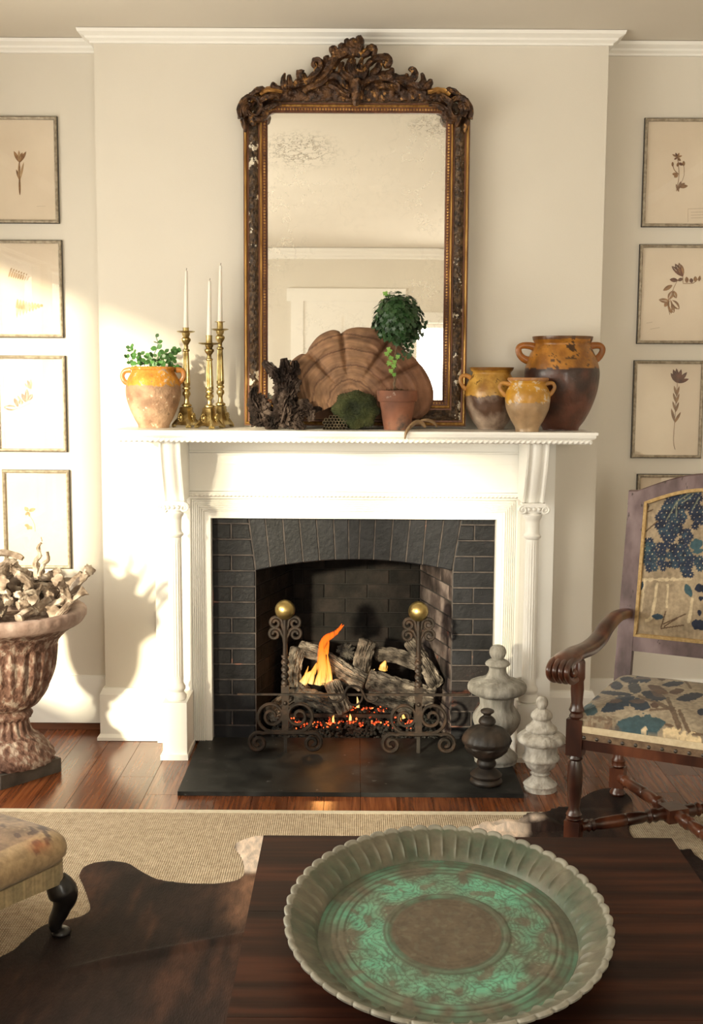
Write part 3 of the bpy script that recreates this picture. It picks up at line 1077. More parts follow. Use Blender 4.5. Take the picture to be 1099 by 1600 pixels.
# pierced crest ----------------------------------------------------
rail = []
N = 110
rs = []
for i in range(N + 1):              # leafy rail the scrolls grow from
    t = i / N
    x = 408 + (700 - 408) * t
    y0 = 139.5 + .8 * t - 20 * sin(pi * t) ** 1.3
    y1 = 156 + .8 * t
    ring = []
    for j in range(12):
        u = j / 11
        p = P(x, y0 + (y1 - y0) * u, YMR)
        h = .004 + .018 * sin(pi * (.1 + .8 * u)) * (1 + .7 * nz(p.x * 60, p.z * 60) + .4 * nz(p.x * 130, p.z * 130))
        ring.append(p + V((0, -h + .01, 0)))
    ring += [ring[-1] + V((0, .02, 0)), ring[0] + V((0, .025, 0))]
    rs.append(ring)
B().rings(rs) and None
b = B()
b.rings(rs)
b.obj('leafy_rail', M['carve'], parent=mir, smooth=50)
A_ = lambda *q: [ca(*p) for p in q]
C_ = lambda *q: [cb_(*p) for p in q]
carve('scroll', A_((470, 515), (420, 510), (370, 500), (335, 490), (340, 468), (365, 478)), 22, 16)
carve('leaf', A_((440, 520), (435, 470), (428, 420), (440, 370)), 32, 8)
carve('leaf', A_((500, 500), (480, 440), (478, 385)), 30, 12)
carve('leaf', A_((520, 470), (560, 450), (590, 430), (575, 390), (570, 350)), 26, 34)
carve('leaf', A_((600, 460), (610, 420), (605, 370)), 30, 14)
carve('scroll', A_((420, 500), (520, 480), (620, 445), (700, 395), (745, 330), (742, 275), (705, 262), (690, 290), (705, 320)), 26, 22)
carve('scroll', A_((700, 290), (712, 320), (700, 370)), 20, 14, 'gold')
carve('leaf', A_((650, 440), (670, 400), (690, 360)), 24, 10)
carve('scroll', A_((600, 540), (640, 500), (740, 450), (810, 370), (850, 280), (920, 205), (1000, 180), (1090, 190)), 30, 40)
carve('leaf', A_((840, 320), (810, 270), (795, 225)), 30, 24)
carve('leaf', A_((890, 220), (860, 170), (850, 140)), 36, 26)
carve('leaf', A_((940, 200), (935, 150), (945, 115)), 36, 18)
carve('leaf', A_((1000, 180), (985, 120), (965, 75)), 42, 14)
carve('leaf', A_((1040, 180), (1030, 110), (1030, 70)), 46, 20)
carve('leaf', A_((1070, 190), (1085, 110), (1075, 50)), 44, 22)
carve('scroll', [ca(1060, 150), ca(1095, 190), cb_(60, 195), cb_(95, 175), cb_(100, 160)], 30, 13, 'gold')
carve('scroll', C_((60, 230), (100, 200), (135, 160), (165, 170), (160, 230)), 24, 26)
carve('scroll', C_((90, 320), (150, 260), (220, 235), (285, 245), (300, 285), (270, 300), (250, 275)), 24, 22)
carve('leaf', C_((150, 400), (200, 330), (220, 260)), 34, 18)
carve('leaf', C_((270, 400), (310, 360), (320, 325)), 32, 14)
carve('scroll', C_((60, 460), (150, 420), (260, 400), (350, 420), (450, 450), (560, 490), (650, 490)), 34, 26)
carve('leaf', C_((330, 410), (400, 415), (440, 400), (450, 375)), 24, 12)
carve('scroll', C_((420, 450), (500, 420), (515, 370), (490, 338), (475, 355)), 30, 18)
carve('leaf', C_((550, 500), (590, 440), (575, 370)), 32, 12)
carve('leaf', C_((590, 500), (640, 470), (652, 425)), 32, 16)
carve('scroll', C_((340, 450), (380, 480), (385, 530)), 18, 12)
# central shell: leaves fanning from a bowl, with a pendant
for q in ([ca(1020, 430), ca(940, 380), ca(930, 310), ca(945, 275)], [ca(1050, 420), ca(1000, 340), ca(1010, 260), ca(1045, 200)],
          [ca(1080, 420), cb_(-10, 320), cb_(0, 250)], [cb_(50, 420), cb_(40, 330), cb_(65, 240)], [cb_(60, 430), cb_(95, 340), cb_(110, 270)]):
    carve('shell_leaf', q, 40, 10, nzs=.2)
carve('scroll', A_((800, 420), (860, 390), (930, 420), (960, 480), (1030, 540)), 26, 30)
carve('scroll', [ca(1000, 560), ca(940, 540), ca(880, 500), ca(820, 470)], 30, 16)
carve('scroll', C_((20, 500), (70, 470), (85, 420), (60, 385), (40, 410)), 22, 18, 'gold')
carve('pendant', [ca(1045, 440, -.004), ca(1060, 540, -.006), ca(1055, 620, -.004), ca(1052, 655, 0)], 62, 14, nzs=.2)
carve('pendant', [cb_(60, 450, -.002), cb_(40, 540, -.004), cb_(10, 640, -.002)], 36, 12, nzs=.2)
bb = B()
bb.sph(ca(1035, 400) + V((0, .004, 0)), SCP * 95, 16, sy=.35, sz=.75, nz=.3, nf=60)
bb.obj('shell', M['carve'], parent=mir)
# corner ornaments
for s, F in ((-1, lambda *q: [ca(*p) for p in q]), (1, lambda *q: [P(1110.5 - (365 + p[0] * .18198), 46.0 + p[1] * .18198, YMR - .015) for p in q])):
    carve('corner_scroll', F((60, 760), (50, 690), (80, 620), (140, 580), (210, 600), (235, 670), (200, 740), (140, 730), (120, 680), (150, 650)), 24, 16)
    carve('corner_scroll', F((110, 750), (90, 690), (115, 640), (150, 660)), 26, 20)
    carve('corner_leaf', F((150, 570), (190, 530), (240, 515), (260, 545)), 22, 20)
    carve('corner_leaf', F((170, 560), (145, 560), (150, 545)), 14, 12)
    carve('corner_leaf', F((230, 560), (290, 520), (360, 520), (420, 530)), 24, 18, 'gold')
    carve('corner_leaf', F((230, 620), (290, 580), (350, 560), (400, 580)), 34, 18)
    carve('corner_leaf', F((240, 700), (300, 660), (350, 640), (410, 640)), 24, 14)
    carve('corner_leaf', F((130, 760), (200, 770), (260, 750), (270, 700), (230, 690)), 26, 20)
    carve('corner_leaf', F((75, 770), (95, 830), (100, 880)), 26, 10)
    carve('corner_leaf', F((150, 760), (170, 830)), 34, 14)
mir.rotation_euler = (-radians(.8), 0, 0)


# ================================================================== POTS ON THE MANTEL
def px_profile(cx, Yc, prof, z0, y0=None):
    """half widths and heights read off the photograph -> radius / height in metres, standing on z0"""
    p = [P(cx, y, Yc) for _, y in prof]
    s = S(P(cx, prof[len(prof) // 2][1], Yc))
    out = [(max(hw, .3) * s, q.z) for (hw, _), q in zip(prof, p)]
    dz = z0 - out[-1][1]
    zt = out[0][1]
    zb = out[-1][1]
    return [(r, zt - (zt - z) * (zt - z0) / (zt - zb)) for r, z in out]


def smooth2(prof, n=5):
    pts = smoothp([V((r, 0, z)) for r, z in prof], n)
    return [(p.x, p.z) for p in pts]


def jar(label, cx, Yc, prof, yl, handles, pal, seed, group=None):
    top = px_profile(cx, Yc, prof, ZM + .0008)
    base = P(cx, 668, Yc)
    c = V((base.x, Yc, 0))
    root = thing('confit_jar', label, 'jar', (c.x, c.y, ZM + .0008), group)
    outer = smooth2(top, 8)
    s = S(P(cx, 600, Yc))
    inner = [(max(r - .007, .004), z) for r, z in outer]
    inner[-1] = (inner[-1][0], inner[-1][1] + .01)
    full = [(0.0003, inner[-1][1])] + inner[::-1] + outer + [(.0003, outer[-1][1])]
    zl = P(cx, yl, Yc).z
    g1, g2, c1, c2, chip, top_d = pal

    def wob(a, i, z):
        return 1 + .012 * nz(cos(a) * 1.5 + seed, sin(a) * 1.5, z * 9)
    b = B().lathe(full, c, n=150, fn=wob)

    def paint(p):
        e = zl + .010 * nz(p.x * 22 + seed, p.y * 22, 3) + .007 * nz(p.x * 70, p.y * 70 + seed, 1)
        n1 = nz(p.x * 18 + seed, p.y * 18, p.z * 18)
        n2 = .6 * nz(p.x * 60 + seed, p.y * 60, p.z * 60) + .5 * nz(p.x * 150 + seed, p.y * 150, p.z * 150)
        if p.z > e:
            col = lerp(g1, g2, min(1, max(0, .5 + n1 * 1.1 + n2 * .5)))
            if n1 * .6 + n2 * .7 > chip[1]:
                col = chip[0]
            if p.z > outer[0][1] - .012 + .006 * n1:
                col = lerp(col, top_d, .75)
        else:
            d = min(1, max(0, (e - p.z) / .12))
            col = lerp(c1, c2, min(1, max(0, d * .8 + n1 * 1.0 + n2 * .3)))
        return col
    b.obj('body', M['glaze'] if seed != 5 else M['clay'], parent=root, paint=paint, smooth=60)
    for h in handles:
        pts = smoothp([P(x, y, Yc) for x, y in h[0]], 6)
        k = len(pts)
        hb = B().tube(pts, [h[1] * s * (1.15 - .3 * sin(pi * i / (k - 1))) for i in range(k)], 9, flat=1.35, up=(0, 1, 0))
        hb.obj('handle', M['glaze'], parent=root, paint=lambda p: lerp(h[2], g1, .5 + .5 * nz(p.x * 60, p.y * 60, p.z * 60)))
    return root


ye1, ye2 = srgb(176, 108, 12), srgb(216, 148, 40)
jar('rounded two handled jar with yellow shoulders and pale pink clay, holding a green plant', 240.5, -.17,
    [(33, 573), (35, 576), (33, 580), (36, 586), (40, 594), (42.5, 606), (42, 620), (37, 638), (30, 654), (25, 663), (24, 668)], 602,
    [([(206, 600), (196, 597), (191, 588), (195, 580), (204, 578)], 3.2, srgb(165, 110, 60)), ([(276, 600), (284, 594), (287, 586), (284, 579), (275, 578)], 3.2, srgb(150, 95, 50))],
    (srgb(176, 112, 30), srgb(204, 146, 56), srgb(146, 112, 88), srgb(178, 146, 118), (srgb(170, 145, 125), .30), srgb(186, 120, 36)), 5)
jar('squat yellow glazed jar with a sooty brown lower half, standing closest to the mirror', 767, -.15,
    [(34.5, 574), (33, 578), (29.5, 583), (33, 590), (38, 600), (41, 612), (40, 624), (36, 640), (29, 655), (22, 664), (21, 668)], 619,
    [([(736, 610), (726, 606), (720, 596), (722, 588), (730, 587), (738, 592)], 2.6, srgb(190, 130, 60))],
    (srgb(152, 104, 34), srgb(200, 156, 72), srgb(84, 58, 42), srgb(186, 164, 144), (srgb(110, 74, 30), .40), srgb(110, 66, 22)), 8)
jar('smallest jar, chipped yellow collar over buff clay, in front of the two larger jars', 824, -.335,
    [(31, 590), (32, 593), (29, 597), (27, 600), (31, 606), (34.5, 614), (35, 624), (33, 638), (27, 652), (20, 664), (18.5, 668), (18.5, 672)], 629,
    [([(791, 618), (785, 613), (781, 605), (784, 599), (791, 599), (798, 601)], 2.5, srgb(170, 120, 70)), ([(857, 618), (863, 613), (867, 605), (864, 599), (857, 599), (850, 601)], 2.5, srgb(170, 120, 70))],
    (srgb(182, 130, 40), srgb(204, 156, 60), srgb(160, 130, 96), srgb(178, 150, 116), (srgb(204, 184, 158), .12), srgb(160, 110, 76)), 21)
jar('largest jar, amber glazed shoulders over dark red brown clay, at the shelf end', 876, -.1585,
    [(47, 526), (46, 531), (43, 538), (46, 545), (52, 558), (57, 575), (57.5, 590), (55, 610), (48, 632), (38, 652), (29, 664), (28, 668)], 576,
    [([(825, 563), (818, 560), (812, 553), (811, 544), (817, 540), (827, 540), (835, 542)], 4.2, srgb(160, 90, 24)), ([(926, 564), (934, 560), (940, 553), (942, 545), (937, 540), (926, 540), (918, 542)], 4.2, srgb(160, 90, 24))],
    (srgb(132, 82, 22), srgb(184, 124, 44), srgb(52, 30, 23), srgb(98, 58, 44), (srgb(74, 46, 22), .26), srgb(70, 42, 22)), 33)

# plant in the left jar
JX = P(240.5, 570, -.17).x
pl = thing('jade_plant', 'sprawling green plant with rounded leaves growing out of the yellow shouldered jar', 'plant', (JX, -.17, ZM + .17))
YJ = -.17
stems = [[(240, 585), (238, 560), (247, 540), (243, 524)], [(225, 585), (215, 562), (206, 550), (203, 542)], [(232, 585), (222, 565), (212, 570)], [(250, 585), (262, 562), (272, 552), (277, 545)],
         [(256, 585), (266, 572), (276, 574), (279, 582)], [(245, 585), (255, 565), (258, 548)], [(220, 585), (205, 570), (198, 556)], [(236, 585), (234, 570), (231, 556)]]
random.seed(5)
for k, st in enumerate(stems):
    dy = random.uniform(-.05, .05)
    pts = smoothp([P(x, y, YJ + dy * (i / 2)) for i, (x, y) in enumerate(st)], 4)
    B().tube(pts, .0016, 5).obj('stem', M['green'], parent=pl)
    for i in range(3, len(pts), 2):
        for sgn in (-1, 1):
            if random.random() < .15:
                continue
            d = V((sgn * random.uniform(.5, 1), random.uniform(-1, .3), random.uniform(-.3, .9))).normalized()
            L = random.uniform(.018, .029)
            lb = B().leaf(pts[i], pts[i] + d * L, L * .42, V((random.uniform(-.4, .4), -1, random.uniform(.1, .7))), curl=.003)
            lb.obj('leaf', M['green'], parent=pl, smooth=80)
for _ in range(40):
    x, y = random.uniform(203, 277), random.uniform(552, 580)
    p = P(x, y, YJ + random.uniform(-.07, .03))
    d = V((random.uniform(-1, 1), random.uniform(-1, .2), random.uniform(-.5, .8))).normalized()
    L = random.uniform(.018, .027)
    B().leaf(p, p + d * L, L * .40, V((random.uniform(-.4, .4), -1, random.uniform(.0, .7))), curl=.003).obj('leaf', M['green'], parent=pl, smooth=80)


# ------------------------------------------------------------------ candlesticks and candles
def candlestick(label, clabel, cx, Yc, ybase, ydish, ysock, ybot, flange, ctop, dish):
    s = S(P(cx, 600, Yc))
    z = lambda y: P(cx, y, Yc).z
    c = V((P(cx, 600, Yc).x, Yc, 0))
    zz = ZM + .0008
    root = thing('candlestick', label, 'candlestick', (c.x, c.y, zz), 'brass candlesticks on the mantel shelf')
    zb = z(ybase)                   # top of the three sided base
    hb = zb - zz
    # three sided base, waisted, with moulded relief
    rs = []
    for i in range(14):
        t = i / 13
        r = (.052 - .030 * t ** .6) * (1.0 if t > .12 else 1.06) * (1 + .12 * exp(-((t - .93) / .05) ** 2))
        ring = []
        for j in range(48):
            a = 2 * pi * j / 48 - pi / 2 + .25
            tri = 1 / max(.5, cos(((a + pi / 2 - .25) % (2 * pi / 3)) - pi / 3))
            rr = r * (.62 * tri * .72 + .38)
            ring.append(c + V((cos(a) * rr, sin(a) * rr, zz + .012 + (hb - .012) * t)))
        rs.append(ring)
    bb = B()
    bb.rings(rs)
    base = bb.obj('base', M['brass'], parent=root, smooth=45)
    for k in range(3):
        a = -pi / 2 + .25 + 2 * pi * k / 3
        d = V((cos(a), sin(a), 0))
        fb = B()
        fb.tube(smoothp([c + d * .040 + V((0, 0, zz + .030)), c + d * .053 + V((0, 0, zz + .016)), c + d * .060 + V((0, 0, zz + .006))], 4), [.009] * 5 + [.010] * 4, 8)
        for q in (-1, 0, 1):
            t_ = V((-sin(a), cos(a), 0)) * q * .007
            fb.sph(c + d * .060 + t_ + V((0, 0, zz + .0062)), .0062, 8)
        fb.obj('paw_foot', M['brass'], parent=base)
        am = a + pi / 3
        d = V((cos(am), sin(am), 0))
        rb = B()
        ctr = c + d * .026 + V((0, 0, zz + .012 + (hb - .012) * .42))
        rb.sph(ctr, .012, 12, sx=.9, sy=.9, sz=1.25)
        t_ = V((-sin(am), cos(am), 0))
        for q in range(12):
            an = 2 * pi * q / 12
            rb.sph(ctr + d * .006 + t_ * (.0125 * cos(an)) + V((0, 0, .016 * sin(an))), .0034, 6)
        rb.obj('relief', M['brass'], parent=base)
    H = z(ydish) - zb
    f = lambda t: zb + H * t
    prof = [(.014, 0), (.021, .01), (.021, .03), (.012, .05), (.009, .10), (.010, .135), (.017, .17), (.016, .20), (.010, .225), (.0165, .245), (.0165, .262), (.012, .275), (.0155, .295), (.0160, .33)]
    st = B().lathe([(r, f(t)) for r, t in prof], c, n=32)
    st.obj('stem_knop', M['brass'], parent=root)
    fl = B().lathe([(.0158 - .005 * k / 12, f(.325 + .42 * k / 12)) for k in range(13)], c, n=64, fn=lambda a, i, z_: 1 - .10 * max(0, cos(a * 10)))
    fl.obj('fluted_shaft', M['brass'], parent=root, smooth=25)
    prof = [(.010, .74), (.0145, .755), (.0145, .77), (.009, .785), (.0085, .83), (.014, .86), (.0195, .89), (.0195, .915), (.012, .94), (.016, .965), (.018, 1.0)]
    B().lathe([(r, f(t)) for r, t in prof], c, n=32).obj('knop', M['brass'], parent=root)
    zd = z(ydish)
    B().lathe([(.010, zd - .004), (dish * s * .7, zd - .001), (dish * s, zd + .0035), (dish * s * .97, zd + .0055), (dish * s * .6, zd + .003), (.008, zd + .002)], c, n=40).obj('drip_pan', M['brass'], parent=root)
    zs = z(ysock)
    B().lathe([(.0126, zd + .002), (.0135, zd + .006), (.0125, zd + .010), (.0125, zs - .003)] + ([(.021, zs - .002), (.021, zs), (.0115, zs)] if flange else [(.0138, zs - .002), (.0138, zs), (.0115, zs)]) +
              [(.0114, zs - .02), (.001, zs - .021)], c, n=28).obj('socket', M['brass'], parent=root)
    # the candle standing in it
    zt = z(ctop)
    cz0 = zs - .018
    cd_ = thing('candle', clabel, 'candle', (c.x, c.y, cz0), 'white candles on the mantel shelf')
    k = 12
    lean = .004
    B().tube([c + V((lean * (i / k), 0, cz0 + (zt - .004 - cz0) * i / k)) for i in range(k + 1)] + [c + V((lean, 0, zt - .001))], [.0106 - .0052 * (i / k) for i in range(k + 1)] + [.0022], 20).obj('wax', M['wax'], parent=cd_)
    B().tube([c + V((lean, 0, zt - .003)), c + V((lean + .0008, 0, zt + .004)), c + V((lean + .002, 0, zt + .008))], .0011, 5).obj('wick', M['wick'], parent=cd_)
    return root


candlestick('brass candlestick on the left, beside the jar with the green plant', 'white taper candle in the left candlestick, closest to the plant', 291.5, -.15, 636, 519.5, 512, 0, False, 422, 14.5)
candlestick('shortest brass candlestick, standing forward between the other two', 'white taper candle with the lowest tip, in the shortest candlestick', 327.5, -.235, 637, 538, 524, 0, False, 438, 17)
candlestick('brass candlestick at the back with a flanged socket, nearest the mirror', 'white taper candle with the highest tip, nearest the mirror', 344.5, -.085, 634, 516, 502.5, 0, True, 414, 13.5)

# ------------------------------------------------------------------ big bracket fungus leaning on the mirror
fg = None
fc = P(556, 640, -.165)
outl = [(-8, 128), (3, 118), (10, 112), (14, 105), (28, 112), (38, 113), (44, 100), (55, 112), (66, 121), (77, 124), (85, 121), (90, 113), (97, 122), (106, 124), (113, 122)]
outpx = [(472, 655), (466, 640), (459, 618), (452, 590), (451, 572), (458, 561), (470, 553), (478, 552), (484, 541), (495, 527), (507, 519), (520, 515), (530, 517), (533, 520), (543, 514), (556, 511), (570, 511), (585, 513), (598, 520),
         (606, 529), (614, 532), (630, 545), (645, 556), (660, 572), (669, 586), (675, 600), (678, 615), (676, 632), (668, 645), (655, 655)]
op = [P(x, y, -.15) for x, y in outpx]
op = smoothp(op, 7)
NR = 90
lobe_a = [533, 480, 606]            # notches at these outline positions
cen = P(548, 622, -.15)
notch = [P(533, 520, -.15), P(482, 551, -.15), P(610, 530, -.15), P(655, 568, -.15)]
rs = []
for i, e in enumerate(op):
    col_ = []
    for k in range(NR + 1):
        t = k / NR
        p = cen.lerp(e, t)
        nd = 9
        for nn_ in notch:           # radial creases running in from the notches
            d1 = (nn_ - cen).normalized()
            v = p - cen
            ac = v.dot(d1)
            if ac > 0:
                nd = min(nd, (v - d1 * ac).length + max(0, .05 - ac) * 1.2)
        h = .050 * (1 - t ** 3) + .0022 * sin(t * 40 + .3 * sin(i * .3)) * (t > .3) + .002 * nz(t * 22, i * .05) + .006 * exp(-((t - .42) / .03) ** 2) + .005 * exp(-((t - .78) / .02) ** 2)
        h -= .024 * exp(-(nd / .009) ** 2) * min(1, max(0, (t - .3) * 2.2))
        if t > .93:
            h -= .02 * ((t - .93) / .07) ** 2
        z = max(p.z, ZM + .001)
        col_.append(V((p.x, -.172 - h + .02 * (p.z - ZM) / .25, z)))
    rs.append(col_)
b = B()
nO = len(rs)
fv = [[b.bm.verts.new(p) for p in r] for r in rs]
for i in range(nO - 1):
    for k in range(1, NR):
        b.face([fv[i][k], fv[i + 1][k], fv[i + 1][k + 1], fv[i][k + 1]])
    b.face([fv[i][1], fv[i][0], fv[i + 1][1]])
rim = [fv[i][NR] for i in range(nO)]
bk = [b.bm.verts.new(v.co + V((0, .025, 0))) for v in rim]
for i in range(nO - 1):
    b.face([rim[i], rim[i + 1], bk[i + 1], bk[i]])
b.face(bk[::-1])
f_l, f_d, f_r = srgb(154, 118, 88), srgb(84, 58, 43), srgb(116, 78, 58)


def fpaint(p):
    d = (V((p.x, 0, p.z)) - V((cen.x, 0, cen.z - .02)))
    r = d.length + .006 * nz(p.x * 14, p.z * 14)
    a = atan2(d.z, d.x)
    t = .28 + .55 * nz(r * 70 + .5 * nz(a * 3), 4) + .35 * nz(r * 190, a * 1.2, 6) + .25 * nz(p.x * 30, p.z * 30)
    c = lerp(f_l, f_d, min(1, max(0, t)))
    if abs((r * 16 + .12 * nz(a * 4)) % 1 - .5) < .055:
        c = lerp(c, srgb(70, 40, 28), .6)
    if d.x > .05:
        c = lerp(c, f_r, min(1, (d.x - .05) / .08) * .7)
    if r < .05:
        c = lerp(srgb(74, 50, 38), c, r / .05)
    return c


fo = b.obj('bracket_fungus', M['fungus'], org=(cen.x, -.14, ZM + .001), paint=fpaint, smooth=70)
tag(fo, 'huge lobed brown bracket fungus with ringed bands propped against the mirror', 'fungus')

# ------------------------------------------------------------------ gnarled root
random.seed(21)
rt = B()
kr = lambda x, y, dy=0: P(380 + x * .3458, 430 + y * .3458, -.235 + dy)


def prong(pts, r, seed):
    p = smoothp([kr(*q) for q in pts], 14)
    k = len(p)
    s_ = S(p[0]) * .3458
    rs = []
    nrm = V((0, 1, 0))
    for i, c in enumerate(p):
        t = (p[min(i + 1, k - 1)] - p[max(i - 1, 0)]).normalized()
        nrm = (nrm - t * nrm.dot(t)).normalized()
        bi = t.cross(nrm)
        ring = []
        ri = (r[0] + (r[1] - r[0]) * i / (k - 1)) * s_
        for j in range(44):
            a = 2 * pi * j / 44
            q = V((cos(a) * 2.2 + seed * 3.1, sin(a) * 2.2, i * .07))
            rr = ri * (1 + .50 * noise.noise(q) + .26 * noise.noise(q * 2.7) - .42 * (1 - min(1, abs(noise.noise(q * 1.9)) * 3)) - .28 * (1 - min(1, abs(noise.noise(q * 4.3)) * 2.6)) + .16 * noise.noise(q * 9))
            w = c + nrm * cos(a) * rr * .9 + bi * sin(a) * rr
            w.z = max(w.z, ZM + .0012)
            ring.append(w)
        rs.append(ring)
    rt.rings(rs)


prong([(190, 640, .03), (180, 540, .02), (165, 460, .03), (120, 420, .03), (90, 390, .03)], (62, 9), 1)
prong([(210, 640, .0), (205, 520, .02), (195, 440, .02), (185, 375, .02)], (70, 16), 2)
prong([(200, 520, .0), (215, 450, .02), (235, 420, .02), (232, 385, .02)], (50, 12), 9)
prong([(90, 670, -.02), (70, 610, -.02), (45, 560, -.01), (55, 505, 0)], (58, 12), 3)
prong([(100, 620, -.02), (80, 570, 0), (62, 540, 0)], (56, 16), 12)
prong([(170, 660, -.04), (190, 590, -.05), (215, 530, -.04), (250, 470, -.02)], (60, 18), 4)
prong([(200, 660, -.04), (250, 620, -.04), (300, 610, -.01), (355, 605, .02)], (52, 8), 5)
prong([(230, 650, -.03), (270, 590, -.02), (300, 620, -.02), (310, 660, -.02)], (40, 16), 6)
prong([(130, 640, -.03), (120, 690, -.04), (105, 697, -.05)], (52, 14), 7)
prong([(220, 650, -.03), (250, 680, -.05), (280, 697, -.05)], (52, 16), 8)
prong([(40, 640, -.02), (80, 655, -.03), (170, 660, -.03), (240, 650, -.02)], (26, 30), 11)
ro = rt.obj('driftwood_root', M['root'], org=(P(440, 668, -.2).x, -.2, ZM + .0012), smooth=24)
tag(ro, 'dark jagged weathered root with upright prongs on the mantel shelf', 'driftwood')

# ------------------------------------------------------------------ honeycomb and moss ball
hx0 = P(512, 669, -.20)
hcb = B()
rc = .0074
ctrs = []
for r_ in range(7):
    for q_ in range(7):
        x = hx0.x - .012 + q_ * rc * 1.78 + (rc * .89 if r_ % 2 else 0)
        z = ZM + .006 + r_ * rc * 1.55
        if z > ZM + .062 - .02 * abs(q_ - 4) / 4 + .006 * nz(q_, r_):
            continue
        rs = []
        for rad, yy in ((rc * 1.02, .012), (rc * 1.02, -.016), (rc * .86, -.016), (rc * .82, .011)):
            rs.append([V((x + rad * cos(pi / 6 + k * pi / 3), -.262 + yy + .008 * nz(x * 40, z * 40), max(z + rad * sin(pi / 6 + k * pi / 3), ZM + .001))) for k in range(6)])
        hcb.rings(rs)
ho = hcb.obj('honeycomb', M['comb'], org=(hx0.x + .03, -.19, ZM + .001), smooth=0)
tag(ho, 'small grey brown papery honeycomb tucked behind the moss ball', 'honeycomb')
mc = P(556, 641, -.245)
ms = S(mc)
mb = B()
rs = []
for i in range(29):
    t = pi * i / 28
    ring = []
    for j in range(56):
        a = 2 * pi * j / 56
        oct_ = 1 + .05 * cos(8 * a + .3)
        x = 36.5 * ms * sin(t) ** .75 * cos(a) * oct_ if sin(t) > 0 else 0
        z = 30 * ms * max(sin(t), 0) ** .75 * sin(a) * oct_
        y = .042 * cos(t)
        q = V((x, y, z))
        y += -.0 + (.020 * exp(-((x + .012) ** 2 + (z - .004) ** 2) / .0004) if t > pi / 2 else 0)
        q = V((x, y, z))
        q *= 1 + .05 * noise.noise(q * 40) + .04 * noise.noise(q * 120)
        w = mc + q
        w.z = max(w.z, ZM + .001)
        ring.append(w)
    rs.append(ring)
mb.rings(rs)
random.seed(3)
for _ in range(2600):               # moss fuzz
    r = random.choice(rs[3:])
    p = random.choice(r)
    d = (p - mc).normalized()
    sd = V((random.uniform(-1, 1), random.uniform(-1, 1), random.uniform(-1, 1))).cross(d).normalized() * .0011
    e = p + d * random.uniform(.002, .0055) + V((random.uniform(-.002, .002), random.uniform(-.002, 0), random.uniform(-.003, .001)))
    e.z = max(e.z, ZM + .001)
    v = [mb.bm.verts.new(p + sd), mb.bm.verts.new(p - sd), mb.bm.verts.new(e)]
    mb.face(v)
mo = mb.obj('moss_ball', M['moss'], org=(mc.x, mc.y, ZM + .001), smooth=60, recalc=False)
tag(mo, 'rounded clump of green moss in front of the bracket fungus', 'moss')

# ------------------------------------------------------------------ terracotta pot with an ivy topiary
YT = -.245
pc = P(621, 640, YT)
ps = S(pc)
pot = thing('flower_pot', 'weathered terracotta flower pot holding the ivy ball tree', 'flower pot', (pc.x, YT, ZM + .0008))
pp = px_profile(621, YT, [(31.5, 610), (32.3, 612), (31.5, 624), (30.5, 627), (28, 627.5), (21, 668), (20.5, 671)], ZM + .0008)
full = [(.0003, pp[0][1] - .016), (pp[0][0] - .008, pp[0][1] - .016), (pp[0][0] - .006, pp[0][1])] + pp + [(.0003, pp[-1][1])]
B().lathe(full, (pc.x, YT, 0), n=56).obj('pot_body', M['terracotta'], parent=pot, smooth=35)
tp = thing('ivy_topiary', 'small ivy tree clipped to a dark green ball on a thin twisted trunk', 'plant', (pc.x, YT, pp[0][1] - .012))
random.seed(9)
mu = B()
mz = pp[0][1] - .012
mu.sph((pc.x, YT, mz - .006), 26 * ps, 20, sz=.26, nz=.15, nf=60)
for _ in range(110):
    a, r = random.uniform(0, 2 * pi), 25.5 * ps * sqrt(random.random())
    c = V((pc.x + r * cos(a), YT + r * sin(a), mz + .012 * (1 - (r / (26 * ps)) ** 2) + .003))
    d = V((random.uniform(-1, 1), random.uniform(-1, 1), random.uniform(-.3, .8))).normalized() * random.uniform(.004, .010)
    mu.tube([c - d, c + d], random.uniform(.001, .0022), 5)
mu.obj('bark_mulch', M['mulch'], parent=tp, kind='stuff')
tr = [P(x, y, YT) for x, y in ((619, 612), (616, 600), (619, 588), (617, 575), (620, 560), (619, 545), (621, 525), (622, 500))]
B().tube(smoothp(tr, 5), [.0042] * 18 + [.0032] * 18, 8, nz=.3, nf=90).obj('trunk', M['stem'], parent=tp)
tr2 = [P(x, y, YT - .006) for x, y in ((614, 612), (618, 598), (615, 586), (620, 572), (617, 556), (621, 540))]
B().tube(smoothp(tr2, 5), .0022, 6).obj('trunk', M['stem'], parent=tp)


def ivyleaf(b, c, d, up, L):
    d = V(d).normalized()
    up = V(up)
    up = (up - d * up.dot(d)).normalized()
    s = d.cross(up)
    shape = [(0, 0), (.30, -.12), (.52, .10), (.34, .30), (.50, .62), (.20, .62), (0, 1.0), (-.20, .62), (-.50, .62), (-.34, .30), (-.52, .10), (-.30, -.12)]
    m0 = b.bm.verts.new(c + d * L * .35 - up * L * .06)
    vs = [b.bm.verts.new(c + s * x * L + d * y * L + up * (-.25 * L * (x * x) + .06 * L * y)) for x, y in shape]
    for i in range(len(vs)):
        b.face([m0, vs[i], vs[(i + 1) % len(vs)]])


